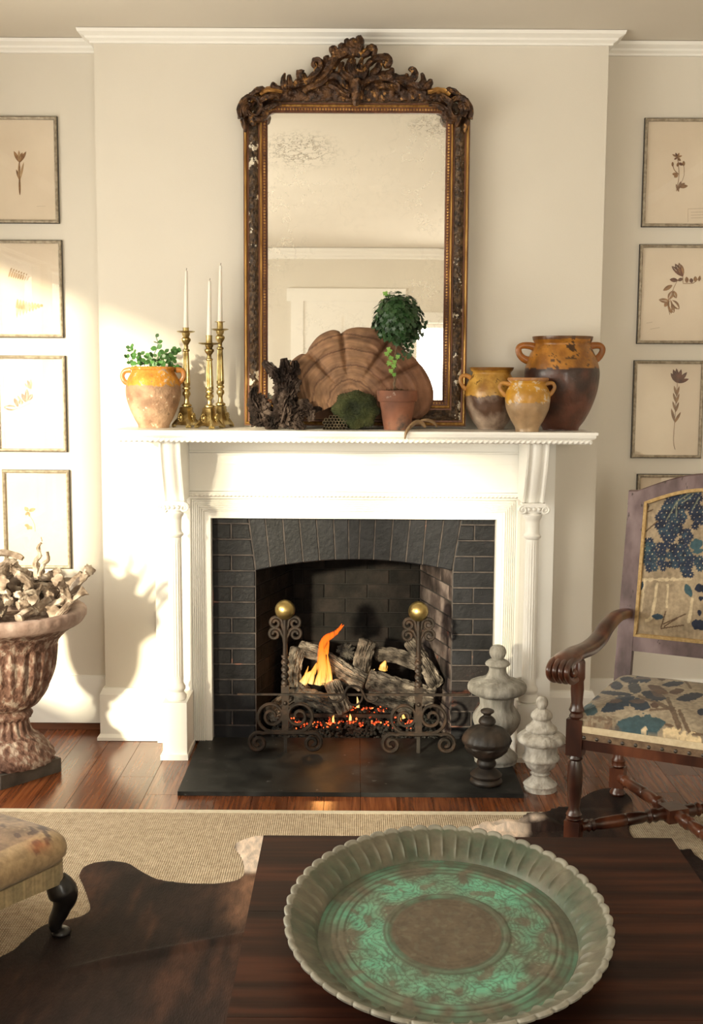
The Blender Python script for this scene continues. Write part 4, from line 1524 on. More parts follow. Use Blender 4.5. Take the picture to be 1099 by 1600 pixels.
ib = B()
bc = P(622, 496, YT)
br = 36.5 * ps
for i in range(520):
    zf = 1 - 2 * (i + .5) / 520
    a = i * 2.39996
    n = V((sqrt(1 - zf * zf) * cos(a), sqrt(1 - zf * zf) * sin(a), zf))
    rr = br * (1 + .16 * noise.noise(n * 2.3) + random.uniform(-.14, .06))
    c = bc + n * rr * V((1, 1, 1.02)).x
    dn = (V((random.uniform(-.7, .7), random.uniform(-.7, .7), -1 + random.uniform(-.2, .5))))
    ivyleaf(ib, c, dn - n * dn.dot(n) * .6 + n * .25, n, random.uniform(.017, .027))
for _ in range(36):                 # hanging sprays below and right of the ball
    x, y = random.choice([(640, 540), (652, 527), (632, 552), (660, 505), (598, 520), (625, 556)])
    c = P(x + random.uniform(-8, 8), y + random.uniform(-7, 7), YT + random.uniform(-.03, .03))
    ivyleaf(ib, c, (random.uniform(-.5, .5), random.uniform(-.5, .1), -1), (random.uniform(-.4, .4), -1, .3), random.uniform(.014, .022))
ib.sph(bc, br * .82, 16, nz=.2, nf=20)
ib.obj('foliage', M['ivy'], parent=tp, kind='stuff', smooth=60, recalc=False)
for (x, y, L) in ((602, 459, .022), (607, 463, .018), (604, 553, .022), (610, 549, .02), (612, 560, .022), (609, 568, .022), (615, 572, .022), (611, 580, .02), (616, 586, .018), (622, 558, .02), (607, 546, .017), (617, 566, .02)):
    vb = B()
    ivyleaf(vb, P(x, y - 3, YT - .012), (random.uniform(-.6, .6), -.2, -1), (random.uniform(-.3, .3), -1, .3), L)
    vb.obj('leaf', M['ivynew'], parent=tp, smooth=60)

# ------------------------------------------------------------------ curled seed pods on the shelf edge
pod = thing('seed_pod', 'pair of curled tan seed pods hanging over the shelf edge by the flower pot', 'seed pod', (P(655, 668, -.33).x, -.33, ZM))
for pts, w in (([(633, 686, -.412), (635, 676, -.412), (641, 667, -.395), (650, 660, -.37), (659, 661, -.355), (665, 668, -.345)], 3.0),
               ([(655, 658, -.29), (664, 656, -.285), (673, 657.5, -.28), (680, 662, -.275), (683, 668, -.27)], 2.4)):
    p = smoothp([P(*q) for q in pts], 5)
    for q in p:
        if q.y > SYF:
            q.z = max(q.z, ZM + .004)
    k = len(p)
    B().tube(p, [1.7 * w * S(p[0]) * (.15 + .95 * sin(pi * (.03 + .94 * i / (k - 1))) ** .8) for i in range(k)], 8, flat=.6, up=(0, 1, 0)).obj('pod', M['pod'], parent=pod)


# ================================================================== FIREBOX CONTENTS
K = lambda x, y, Y: P(380 + x * .3094, 920 + y * .3094, Y)
SK = S(P(550, 1080, .05)) * .3094
random.seed(4)


def log_(label, pts, r, seed, mt='bark', knots=()):
    p = smoothp([K(*q) for q in pts], 18)
    k = len(p)
    if not hasattr(r, '__len__'):
        r = (r, r)
    b = B()
    rs = []
    nrm = V((0, 1, 0))
    n = 64
    L = 0
    for i, c in enumerate(p):
        t = (p[min(i + 1, k - 1)] - p[max(i - 1, 0)]).normalized()
        nrm = (nrm - t * nrm.dot(t)).normalized()
        bi = t.cross(nrm)
        if i:
            L += (p[i] - p[i - 1]).length
        ri = (r[0] + (r[1] - r[0]) * i / (k - 1)) * SK
        if i in (0, k - 1):
            ri *= .93
        ring = []
        for j in range(n):
            a = 2 * pi * j / n
            q = V((cos(a) * 3.2 + seed * 3, sin(a) * 3.2, L * 7))
            g = .34 * (1 - min(1, abs(noise.noise(q * 1.5)) * 3.2)) ** 1.5 + .20 * (1 - min(1, abs(noise.noise(q * 3.1)) * 3))
            rr = ri * (1.10 + .12 * noise.noise(q * .5) - g)
            w = c + nrm * cos(a) * rr + bi * sin(a) * rr
            w.z = max(w.z, .012)
            ring.append(w)
        rs.append(ring)
    # end grain rings
    for e, sg in ((0, 1), (-1, -1)):
        c = sum(rs[e], V()) / n
        t = ((p[0] - p[1]) if e == 0 else (p[-1] - p[-2])).normalized()
        ends = [[c + (q - c) * f + t * h for q in rs[e]] for f, h in ((.72, .004), (.5, -.001), (.25, .003), (.05, .0))]
        rs = (ends[::-1] + rs) if e == 0 else (rs + ends)
    b.rings(rs)
    o = b.obj('log', M[mt], org=p[0], smooth=35)
    return tag(o, label, 'log', None)


log_('short log standing on end at the left of the fire, cracked grey bark', [(262, 490, .17), (258, 400, .18), (278, 300, .19)], (34, 36), 1)
log_('long grey log sloping down to the right beside the tall flame', [(285, 300, .21), (380, 330, .19), (500, 410, .15), (612, 478, .11)], (38, 44), 2)
log_('split grey log standing upright at the middle of the fire', [(590, 440, .17), (610, 340, .18), (634, 262, .19)], (44, 46), 3)
log_('log lying across the back at the right, under the andiron scrolls', [(672, 325, .24), (780, 340, .22), (880, 378, .20)], (36, 38), 4)
log_('log sloping steeply down at the far right of the fire', [(838, 268, .20), (900, 350, .15), (978, 486, .06)], (32, 39), 5)
log_('thickest log, lying low at the right of the fire', [(632, 455, .10), (780, 500, .09), (965, 552, .06)], (50, 52), 6)
log_('low log at the left with its round sawn end facing out', [(140, 640, .05), (220, 570, .13), (330, 520, .2)], (50, 46), 7)
log_('short log tilted in front of the others at the centre', [(448, 470, .08), (480, 540, .06), (520, 620, .04)], (40, 40), 8)
log_('dark round log end at the back, left of the upright split log', [(520, 318, .22), (528, 330, .30), (530, 335, .34)], (50, 50), 9, 'char')
log_('charred black log low behind the left andiron', [(270, 530, .12), (370, 560, .10), (470, 600, .10)], (44, 40), 10, 'char')
log_('charred log low at the centre right, above the embers', [(640, 530, .13), (740, 560, .11), (860, 590, .10)], (44, 48), 11, 'char')

gr = thing('fire_grate', 'black iron grate with a straight front bar above the glowing embers', 'grate', (0, .10, .001))
g0, g1 = K(225, 640, .07), K(850, 640, .07)
B().obox((g0 + g1) / 2, ((g1.x - g0.x) / 2, 0, 0), (0, .006, 0), (0, 0, .008)).obj('front_bar', M['iron'], parent=gr, smooth=0)
for t in (.06, .35, .65, .94):
    p = g0.lerp(g1, t)
    B().box(p.x - .006, p.x + .006, .0761, .32, p.z - .006, p.z + .006).obj('cross_bar', M['iron'], parent=gr, smooth=0)
    B().box(p.x - .006, p.x + .006, .28, .292, .0012, p.z - .0061).obj('leg', M['iron'], parent=gr, smooth=0)

ck = thing('cinder_bed', 'heap of black lava rock and glowing red embers across the firebox floor', 'embers', (0, .06, .001))
random.seed(8)
cb1, cb2 = B(), B()


def chunk(b, c, r):
    c = V(c)
    ico = [(0, 0, 1), (.9, 0, .4), (.28, .85, .4), (-.72, .5, .4), (-.72, -.5, .4), (.28, -.85, .4), (.7, .5, -.45), (-.28, .85, -.45), (-.9, 0, -.45), (-.28, -.85, -.45), (.7, -.5, -.45), (0, 0, -1)]
    v = []
    for q in ico:
        w = c + V(q) * r * random.uniform(.7, 1.25)
        w.z = max(w.z, .002)
        v.append(b.bm.verts.new(w))
    for f in ((0, 1, 2), (0, 2, 3), (0, 3, 4), (0, 4, 5), (0, 5, 1), (1, 6, 2), (2, 7, 3), (3, 8, 4), (4, 9, 5), (5, 10, 1), (6, 7, 2), (7, 8, 3), (8, 9, 4), (9, 10, 5), (10, 6, 1), (11, 7, 6), (11, 8, 7), (11, 9, 8), (11, 10, 9), (11, 6, 10)):
        b.face([v[i] for i in f])


for _ in range(1500):
    x, y = random.uniform(-.36, .37), random.uniform(-.012, .22)
    top = .012 + .085 * min(1, max(0, (y + .012) / .13)) * (1 - .5 * (abs(x) / .37) ** 3) + .008 * nz(x * 20, y * 20)
    chunk(cb1, (x, y, max(.006, top - random.random() ** 2 * .03)), random.uniform(.006, .011))
cb1.obj('lava_rock', M['cinder'], parent=ck, kind='stuff', smooth=0)
for _ in range(300):
    u = random.random()
    if u < .8:
        p = K(random.uniform(235, 860), random.gauss(680, 14), random.uniform(.03, .06))
    else:
        p = K(random.choice([random.gauss(580, 22), random.gauss(680, 25), random.gauss(800, 25)]), random.gauss(610, 9), .13)
    if nz(p.x * 22, 3, p.z * 30) < -.12:
        continue
    chunk(cb2, p, random.uniform(.003, .0065))
tE = NT('glowing_ember')
co = tE.n('TexCoord').outputs['Object']
ez = tE.n('TexNoise', {'Vector': co, 'Scale': 70, 'Detail': 2})
ec = tE.ramp(ez.outputs[0], [(.36, (.03, .002, .001)), (.48, (.62, .045, .008)), (.60, (1.0, .16, .03)), (.72, (1.0, .42, .12))])
tE.link(ec, 'Emission Color')
tE.p.inputs['Base Color'].default_value = (.02, .015, .012, 1)
tE.p.inputs['Emission Strength'].default_value = 1.5
M['ember'] = tE.m
cb2.obj('embers', M['ember'], parent=ck, kind='stuff', smooth=0)

FL = emitmat('flame', [(0, (1.0, .74, .30)), (.22, (1.0, .52, .10)), (.55, (1.0, .24, .02)), (1, (.80, .10, .008))], 1.35, 2, 0, .30)


def flame(label, tongues, base):
    fl = thing('flame', label, 'flame', K(*base))
    for pts, w in tongues:
        p = smoothp([K(*q) for q in pts], 7)
        k = len(p)
        rr = []
        for i in range(k):
            t = i / (k - 1) * (len(w) - 1)
            a = int(min(t, len(w) - 2))
            rr.append(max(.25, w[a] + (w[a + 1] - w[a]) * (t - a)) * SK)
        ring_n = 12
        B().tube(p, rr, ring_n, flat=.45, up=(1, 0, 0)).obj('flame_tongue', FL, parent=fl, smooth=80)
    return fl


flame('tall orange flame curling up to the right between the left logs', [
    ([(408, 480, .10), (402, 420, .09), (398, 350, .09), (398, 290, .09), (420, 252, .09), (462, 225, .09), (510, 182, .09)], [32, 30, 25, 19, 21, 15, 1]),
    ([(340, 480, .11), (355, 430, .11), (380, 380, .10), (396, 330, .10)], [16, 12, 8, 1]),
    ([(436, 470, .10), (436, 420, .10), (430, 370, .10), (424, 318, .10)], [18, 13, 8, 1]),
    ([(310, 470, .12), (318, 430, .12), (330, 390, .12)], [12, 8, 1]),
    ([(375, 485, .08), (385, 440, .08), (396, 400, .08)], [20, 14, 1]),
    ([(470, 225, .10), (480, 210, .10), (500, 176, .10)], [12, 8, 1]),
    ([(418, 330, .10), (424, 296, .10), (430, 270, .10), (424, 250, .10)], [14, 12, 7, 1]),
    ([(300, 478, .14), (330, 440, .14), (352, 420, .14), (372, 372, .14)], [22, 20, 14, 1])], (400, 490, .1))
flame('small orange flame licking over the log at the right of the fire', [
    ([(705, 408, .16), (712, 388, .15), (718, 362, .15)], [26, 22, 2]), ([(640, 440, .14), (650, 425, .14), (665, 405, .14)], [10, 6, 1])], (708, 412, .15))
flame('little yellow flame left of centre low in the embers', [([(456, 675, .03), (455, 655, .03), (459, 638, .03)], [7, 6, 1])], (456, 678, .03))
flame('little yellow flame at the centre low in the embers', [([(541, 665, .03), (542, 648, .03), (540, 632, .03)], [8, 7, 1])], (541, 668, .03))
flame('pair of little flames low in the embers by the right andiron', [([(790, 675, .03), (792, 655, .03), (791, 642, .03)], [8, 6, 1]), ([(812, 655, .05), (808, 640, .05), (803, 622, .05)], [10, 8, 1])], (800, 676, .03))
flame('small flame under the tilted front log at the centre', [([(470, 525, .09), (468, 512, .09), (460, 505, .09)], [14, 11, 2]), ([(580, 600, .10), (580, 570, .10), (576, 545, .10)], [10, 7, 1])], (470, 530, .09))
lamp('fire_glow', 'POINT', K(400, 430, .06), 1.0, (1.0, .42, .12), shadow_soft_size=.05)
lamp('ember_glow', 'POINT', K(560, 640, .02), .35, (1.0, .25, .06), shadow_soft_size=.08)


# ------------------------------------------------------------------ andirons
YA = -.238


def KA(x, y, ox, oy, mir_):
    return K(213 + ox + (x - 213) * mir_, y + oy, YA)


def spiral(cx, cy, r0, r1, a0, turns, n=40):    # angle 0 = right, pi/2 = down on the picture
    return [(cx + (r0 + (r1 - r0) * i / n) * cos(a0 + 2 * pi * turns * i / n), cy + (r0 + (r1 - r0) * i / n) * sin(a0 + 2 * pi * turns * i / n)) for i in range(n + 1)]


def andiron(label, ox, oy):
    k0 = lambda x, y: K(x + ox, y + oy, YA)
    base = k0(213, 720)
    zf = .0195
    root = thing('andiron', label, 'andiron', (base.x, YA, .0176), 'pair of andirons')
    B().sph(k0(212, 106), 48 * SK, 28).obj('brass_ball', M['ball'], parent=root)
    # post: square below, twisted in the middle, flattening towards the ball
    b = B()
    pts = [k0(213, y) for y in (150, 160, 200, 260, 330, 340)]
    b.tube(smoothp(pts, 4), [15 * SK] * 6 + [16 * SK] * 15, 8, flat=.7)
    b.obj('post', M['iron'], parent=root)
    b = B()
    n = 60
    rs = []
    for i in range(n + 1):
        c = k0(213, 335 + (490 - 335) * i / n)
        rs.append([c + V((cos(a) * rr, sin(a) * rr, 0)) for j in range(12) for a in [2 * pi * j / 12] for rr in [16 * SK * (1 + .24 * cos(2 * (a - i / n * 4.5 * pi)))]])
    b.rings(rs)
    b.obj('twisted_post', M['iron'], parent=root)
    c = k0(213, 516)
    B().obox(c, (19 * SK, 0, 0), (0, .012, 0), (0, 0, 30 * SK)).bevel(.002, 1).obj('collar', M['iron'], parent=root, smooth=0)
    c = k0(213, 635)
    B().obox(c, (16 * SK, 0, 0), (0, .0068, 0), (0, 0, 88 * SK)).bevel(.002, 1).obj('lower_post', M['iron'], parent=root, smooth=0)
    B().sph(k0(213, 575) + V((0, -.007, 0)), 11 * SK, 10).obj('rivet', M['iron'], parent=root)
    for q in (-1, 1):
        kp = lambda x, y: KA(x, y, ox, oy, q)
        for pts, r in (([(216, 260), (220, 210), (228, 185)] + spiral(262, 172, 34, 8, pi * .95, 1.55), 8),
                       ([(217, 275), (221, 245), (228, 232)] + spiral(266, 228, 34, 8, pi * 1.02, 1.55), 8)):
            p = [kp(*z) for z in pts]
            B().tube(p, [r * SK] * (len(p) - 1) + [r * .5 * SK], 7, up=(0, 1, 0)).obj('scroll', M['iron'], parent=root)
        p = [kp(*z) for z in [(215, 716), (240, 722)] + spiral(280, 642, 80, 13, pi / 2 + .2, -1.85, 60)]
        B().tube(p, [8.5 * SK] * (len(p) - 1) + [4 * SK], 7, up=(0, 1, 0)).obj('large_scroll', M['iron'], parent=root)
        raw = [(213, 728), (260, 726), (310, 726)] + spiral(350, 776, 52, 9, -pi / 2 - .5, 1.65, 46)
        p = [kp(*z) for z in raw]
        B().tube(p, [10 * SK] * (len(p) - 1) + [5 * SK], 7, up=(0, 1, 0)).obj('foot_scroll', M['iron'], parent=root)
    # the billet bar running back under the logs, and its little front leg
    c = k0(213, 716)
    B().box(c.x - .008, c.x + .008, YA + .0072, .25, c.z - .009, c.z + .009).obj('log_rest', M['iron'], parent=root, smooth=0)
    B().box(c.x - .008, c.x + .008, .236, .25, .002, c.z - .0091).obj('rear_leg', M['iron'], parent=root, smooth=0)
    B().box(c.x - .007, c.x + .007, YA + .012, YA + .022, .0178, c.z - .0091).obj('front_leg', M['nail'], parent=root, smooth=0)
    return root


andiron('left wrought iron andiron with a brass ball and scrolls, by the tall flame', 0, 0)
andiron('right wrought iron andiron with a brass ball and scrolls, nearer the stone finials', 674, 8)
fb = thing('andiron_bar', 'flat iron bar with an S-scroll lying across both andirons', 'fire bar', (0, YA - .016, K(550, 532, YA).z))
p0, p1 = P(371, 1084.5, YA - .018), P(733, 1086, YA - .018)
B().hexa([V((p0.x, YA - .022, p0.z - .004)), V((p1.x, YA - .022, p1.z - .005)), V((p1.x, YA - .0135, p1.z - .005)), V((p0.x, YA - .0135, p0.z - .004)),
          V((p0.x, YA - .022, p0.z + .003)), V((p1.x, YA - .022, p1.z + .006)), V((p1.x, YA - .0135, p1.z + .006)), V((p0.x, YA - .0135, p0.z + .003))]).bevel(.001, 1).obj('bar', M['iron'], parent=fb, smooth=0)
KB = lambda *q: [K(x, y, YA - .028) for x, y in q]
pp_ = smoothp(KB((428, 545), (440, 562), (470, 570), (502, 555), (515, 525), (530, 498), (560, 490), (590, 500), (608, 530), (625, 560), (650, 570), (672, 562), (682, 548)), 5)
B().tube(pp_, 6.5 * SK, 7, up=(0, 1, 0)).obj('s_scroll', M['iron'], parent=fb)
pp_ = smoothp(KB((515, 525), (518, 555), (540, 582), (575, 585), (600, 560), (603, 535)), 5)
B().tube(pp_, 5.5 * SK, 7, up=(0, 1, 0)).obj('s_scroll', M['iron'], parent=fb)


# ================================================================== FINIALS BESIDE THE HEARTH
def finial(name, label, cx, Yc, prof, z0, mt, fn=None, n=56, group=None):
    pp = px_profile(cx, Yc, prof, z0)
    q = smooth2(pp, 2)
    c = V((P(cx, prof[-1][1], Yc).x, Yc, 0))
    full = [(.0003, q[0][1] + .0005)] + q + [(.0003, q[-1][1])]
    o = B().lathe(full, c, n=n, fn=fn).obj(name, M[mt], org=(c.x, Yc, z0), smooth=45)
    return tag(o, label, 'finial')


zh = .0180
finial('stone_finial', 'largest finial, grey cast stone urn with a ball top, behind the dark one', 774.5, -.318,
       [(2, 1007.2), (6, 1008.3), (9.5, 1010.5), (12, 1014), (13.2, 1019), (12.4, 1024), (10.5, 1028), (9, 1030.3), (9, 1031), (13, 1032.5), (18.5, 1037), (19, 1041), (14, 1044), (13.5, 1051), (18, 1060), (30, 1066), (43, 1071), (46, 1078), (44, 1085), (36, 1090), (28.5, 1093), (27.5, 1096), (26.5, 1108), (31, 1116), (37, 1126), (36.5, 1137), (30, 1150), (20, 1162), (16, 1168),
        (19, 1171), (16, 1174), (22, 1182), (32, 1190), (34.5, 1196), (33, 1199), (33, 1203)], zh, 'stone',
       fn=lambda a, i, z: 1 + .012 * nz(cos(a) * 2, sin(a) * 2, z * 20))


def dkfn(a, i, z):
    if .192 < z < .243:
        return 1 + .03 * abs(sin(a * 8))
    if .12 < z < .176:
        return 1 + .03 * sin(a * 9 + 6 * sin(z * 60))
    return 1


finial('wooden_finial', 'dark carved wooden finial with a knob top standing on the slate hearth', 759.5, -.590,
       [(4, 1107), (10, 1109.5), (10.5, 1113), (6.5, 1116), (6, 1119), (9, 1121), (12.5, 1125), (13.5, 1130), (11, 1134), (14, 1136), (26, 1141), (34, 1149), (37.5, 1157), (38.5, 1161), (37, 1165), (35, 1167), (35, 1170), (30, 1179), (20, 1187), (14, 1191), (14, 1194), (15.5, 1199), (14, 1203), (12, 1206), (19, 1211), (25, 1217), (23, 1221), (22, 1222.5), (25, 1226), (25, 1230), (22, 1233)],
       zh, 'darkwood', fn=dkfn, n=72)
finial('stone_finial', 'chalky white stone finial with stepped lid, on the floorboards beside the chair', 844, -.602,
       [(2, 1087.8), (5, 1088.8), (8, 1092), (9.5, 1097.5), (8.6, 1102.5), (6.5, 1106.5), (6.5, 1107.2), (10, 1109), (16, 1115), (17, 1120), (15, 1123), (13.5, 1124.5), (17, 1131), (24, 1137), (24.5, 1141), (23, 1143), (31, 1146), (38, 1152), (38.5, 1157), (34, 1161), (27, 1163), (26, 1165), (25.5, 1178), (29, 1183), (28.5, 1187), (25.5, 1190), (22, 1198), (14, 1205), (12.5, 1207), (16, 1209), (13, 1211.5), (14, 1215), (22, 1222),
        (26.5, 1226), (25, 1229.5), (26, 1235)], .0006, 'stonew',
       fn=lambda a, i, z: 1 + .012 * nz(cos(a) * 2, sin(a) * 2, z * 20))


# ================================================================== PICTURES IN THE RECESSES
YP = YB - .0005


def picture(label, box, art, label_strip=None):
    xl, yt, xr, yb = box
    Yf = YB - .024
    tl, br = P(xl, yt, Yf), P(xr, yb, Yf)
    tr_ = P(xr, yt, Yf)
    x0, x1, z0, z1 = tl.x, br.x, br.z, (tl.z + tr_.z) / 2
    if art.get('wide'):
        x1 = x0 + .305
    if art.get('wide_l'):
        x0 = x1 - .305
    root = thing('picture_frame', label, 'picture', ((x0 + x1) / 2, YP, z0), 'pressed plant pictures')
    w = .0125

    def rail(a, bq, horiz):
        b = B()
        b.hexa(a)
        return b
    prof = [(0, 0), (0, .016), (.003, .0215), (.0055, .0225), (.007, .020), (.010, .019), (.0125, .016), (.0125, .004), (.0125, 0)]
    corners = [(x0, z0, 1, 1), (x1, z0, -1, 1), (x1, z1, -1, -1), (x0, z1, 1, -1)]
    for i in range(4):
        c, d = corners[i], corners[(i + 1) % 4]
        rs = [[V((q[0] + q[2] * o, YP - h, q[1] + q[3] * o)) for o, h in prof] for q in (c, d)]
        B().rings(rs) and None
        b = B()
        b.rings(rs)
        b.obj('frame_rail', M['silver'], parent=root, smooth=30)
    b = B()
    for q in ((x0 - .002, x0 - .0001, z0 - .002, z1 + .002), (x1 + .0001, x1 + .002, z0 - .002, z1 + .002), (x0 - .002, x1 + .002, z0 - .002, z0 - .0001), (x0 - .002, x1 + .002, z1 + .0001, z1 + .002)):
        b.box(q[0], q[1], YP - .0115, YP, q[2], q[3])
    b.obj('frame_edge', M['frameside'], parent=root, smooth=0)
    yp_ = YP - .006
    paper = B().box(x0 + w - .001, x1 - w + .001, yp_, YP - .002, z0 + w - .001, z1 - w + .001).obj('paper', M['paper'], parent=root, smooth=0)
    T = art['map']
    pt = lambda x, y, dy=0: P(*T(x, y), yp_ - .0008 - dy)
    sp = S(pt(0, 0)) * art['sc']
    nn = V((0, -1, 0))
    for st in art.get('stems', ()):
        B().tube(smoothp([pt(*q) for q in st[0]], 5), st[1] * sp, 5, flat=.5).obj('pressed_stem', M[st[2] if len(st) > 2 else 'press1'], parent=root)
    for (bx, by, tx, ty, w_, m_) in art.get('leaves', ()):
        B().leaf(pt(bx, by, .0003), pt(tx, ty, .0003), w_ * sp, nn, k=6).obj('pressed_leaf', M[m_], parent=root, smooth=60)
    for q in art.get('lines', ()):
        B().tube([pt(q[0], q[1]), pt(q[2], q[3])], .8 * sp, 4, flat=.3).obj('ink_line', M['ink'], parent=root)
    B().box(x0 + w - .001, x1 - w + .001, YP - .0125, YP - .0105, z0 + w - .001, z1 - w + .001).obj('glass_pane', M['glass'], parent=root, smooth=0)
    return root


TL_ = lambda x, y: (x * .25, 160 + y * .25)
picture('pressed iris in a silver frame, topmost of the pictures left of the mantel', (-17, 181, 91, 348), dict(map=TL_, sc=.25, wide_l=1,
        stems=[([(124, 575), (120, 480), (122, 372)], 5)],
        leaves=[(126, 490, 101, 418, 8, 'press1'), (126, 480, 149, 372, 7, 'press3'), (121, 480, 119, 370, 9, 'press3'), (124, 578, 122, 470, 7, 'press1'), (122, 374, 86, 304, 11, 'press1'), (122, 372, 118, 300, 9, 'press3'), (123, 374, 140, 312, 11, 'press1'), (124, 374, 164, 306, 10, 'press1')],
        lines=[(230, 650, 285, 648)]))
picture('pressed fern in a silver frame with the window reflected in its glass', (-10, 375, 98, 527), dict(map=TL_, sc=.25, wide_l=1,
        stems=[([(60, 1050), (120, 1075), (190, 1090)], 2, 'press3')],
        leaves=[(x, 1052 + (x - 60) * .3, x - 12, 1092 + (x - 60) * .22, 6, 'press3') for x in range(66, 190, 14)] + [(x, 1050 + (x - 60) * .3, x + 8, 1030 + (x - 60) * .4, 5, 'press3') for x in range(66, 170, 16)] +
        [(110 + k * 18, 1230 + k * 4, 105 + k * 20, 1350 - k * 9, 10, 'press3') for k in range(9)]))
T2 = lambda x, y: (x * .225, 540 + y * .225)
picture('pressed orange leaves and bud in a silver frame, third picture down on the left', (-3, 556, 103.5, 706), dict(map=T2, sc=.225, wide_l=1,
        stems=[([(110, 440), (160, 425), (215, 395)], 2, 'press3'), ([(215, 300), (205, 330)], 2)],
        leaves=[(112, 435, 28, 428, 22, 'press1'), (125, 425, 98, 362, 14, 'press1'), (140, 410, 150, 375, 18, 'press1'), (155, 400, 120, 345, 8, 'press3'), (180, 392, 150, 330, 14, 'press1'), (185, 390, 188, 300, 16, 'press1'), (195, 380, 226, 338, 16, 'press1'), (212, 300, 170, 262, 9, 'press3'), (214, 300, 188, 235, 9, 'press1'), (216, 302, 214, 234, 9, 'press3')]))
picture('pale pressed primrose in a silver frame, lowest picture on the left above the urn', (2, 735, 110, 889), dict(map=T2, sc=.225,
        stems=[([(245, 1290), (235, 1230), (205, 1180)], 2, 'press3'), ([(285, 1330), (292, 1360)], 4)],
        leaves=[(195, 1150, 172, 1120, 14, 'press3'), (200, 1150, 246, 1132, 13, 'press3'), (198, 1155, 175, 1178, 10, 'press3'), (200, 1155, 205, 1190, 8, 'press3'), (205, 1255, 170, 1245, 12, 'press3'), (205, 1255, 222, 1275, 12, 'press3'), (205, 1255, 190, 1278, 12, 'press3')]))
TR = lambda x, y: (930 + x * .375, 160 + y * .375)
picture('small pressed daisy in a pewter frame, topmost of the pictures right of the mantel', (1010, 184, 1118, 354), dict(map=TR, sc=.375, wide=1,
        stems=[([(340, 370), (350, 310), (347, 250), (344, 225)], 2), ([(350, 300), (330, 280), (324, 255)], 1.5), ([(362, 330), (372, 300), (370, 260)], 1.5)],
        leaves=[(344, 228, 322, 216, 4, 'press1'), (344, 228, 336, 210, 4, 'press2'), (344, 228, 352, 210, 4, 'press1'), (344, 228, 364, 222, 4, 'press1'), (344, 230, 330, 238, 4, 'press2'), (344, 230, 358, 244, 5, 'press1'), (350, 250, 342, 268, 6, 'press1'), (352, 252, 366, 262, 6, 'press2'), (324, 248, 324, 268, 5, 'press1'), (370, 244, 370, 266, 6, 'press1'),
                (346, 300, 322, 298, 7, 'press1'), (346, 302, 330, 312, 7, 'press1'), (350, 372, 338, 340, 5, 'press1'), (346, 365, 360, 328, 6, 'press1'), (352, 352, 388, 348, 8, 'press1'), (354, 350, 376, 336, 6, 'press1')],
        lines=[(388, 444, 388, 498), (388, 444, 460, 441), (400, 458, 460, 456), (400, 470, 460, 468), (400, 482, 460, 480)]))
picture('pressed morning glory with trailing leaves in a pewter frame, second down on the right', (1002, 382, 1110, 537), dict(map=TR, sc=.375, wide=1,
        stems=[([(368, 755), (390, 755), (412, 752), (436, 730)], 1.5), ([(366, 722), (368, 755)], 2), ([(345, 740), (330, 770), (318, 800), (305, 840), (312, 885)], 1.6), ([(345, 740), (368, 735)], 1.6)],
        leaves=[(366, 724, 320, 682, 10, 'press2'), (366, 724, 334, 672, 10, 'press2'), (366, 724, 350, 668, 10, 'press1'), (366, 724, 360, 676, 9, 'press2'), (345, 742, 312, 738, 9, 'press2'), (345, 742, 368, 734, 7, 'press2'), (384, 752, 382, 726, 8, 'press1'), (404, 752, 400, 732, 8, 'press2'), (420, 748, 418, 724, 8, 'press1'), (434, 745, 438, 722, 6, 'press1'),
                (322, 762, 284, 784, 9, 'press1'), (326, 786, 306, 822, 12, 'press1'), (326, 786, 340, 816, 10, 'press1'), (312, 830, 266, 822, 10, 'press1'), (306, 828, 290, 852, 9, 'press1'), (312, 822, 318, 880, 12, 'press1'), (320, 826, 352, 862, 14, 'press1'), (314, 850, 330, 876, 12, 'press1')],
        lines=[(215, 920, 240, 915), (230, 945, 270, 938)]))
picture('pressed dark red lily on a long stem in a pewter frame, third down at right', (993, 564, 1101, 716), dict(map=TR, sc=.375, wide=1,
        stems=[([(344, 1166), (338, 1240), (332, 1340), (328, 1410), (334, 1446)], 2.2)],
        leaves=[(345, 1168, 316, 1128, 9, 'press2'), (345, 1168, 326, 1112, 9, 'press2'), (345, 1168, 340, 1108, 9, 'press2'), (346, 1168, 360, 1112, 9, 'press2'), (346, 1168, 384, 1124, 9, 'press2'), (346, 1168, 392, 1152, 8, 'press2'),
                (340, 1220, 330, 1180, 5, 'press1'), (340, 1225, 352, 1182, 5, 'press1'), (338, 1250, 326, 1210, 5, 'press1'), (338, 1255, 352, 1212, 5, 'press1'), (336, 1285, 324, 1245, 5, 'press1'), (336, 1290, 350, 1248, 5, 'press1'), (332, 1330, 318, 1275, 6, 'press1'), (332, 1335, 358, 1290, 6, 'press1')]))
picture('pewter framed picture mostly hidden behind the tapestry chair', (998, 742, 1106, 893), dict(map=TR, sc=.375, wide=1,
        stems=[([(340, 1900), (346, 1800), (344, 1720)], 2)], leaves=[(344, 1725, 320, 1690, 8, 'press1'), (344, 1725, 368, 1690, 8, 'press1')]))

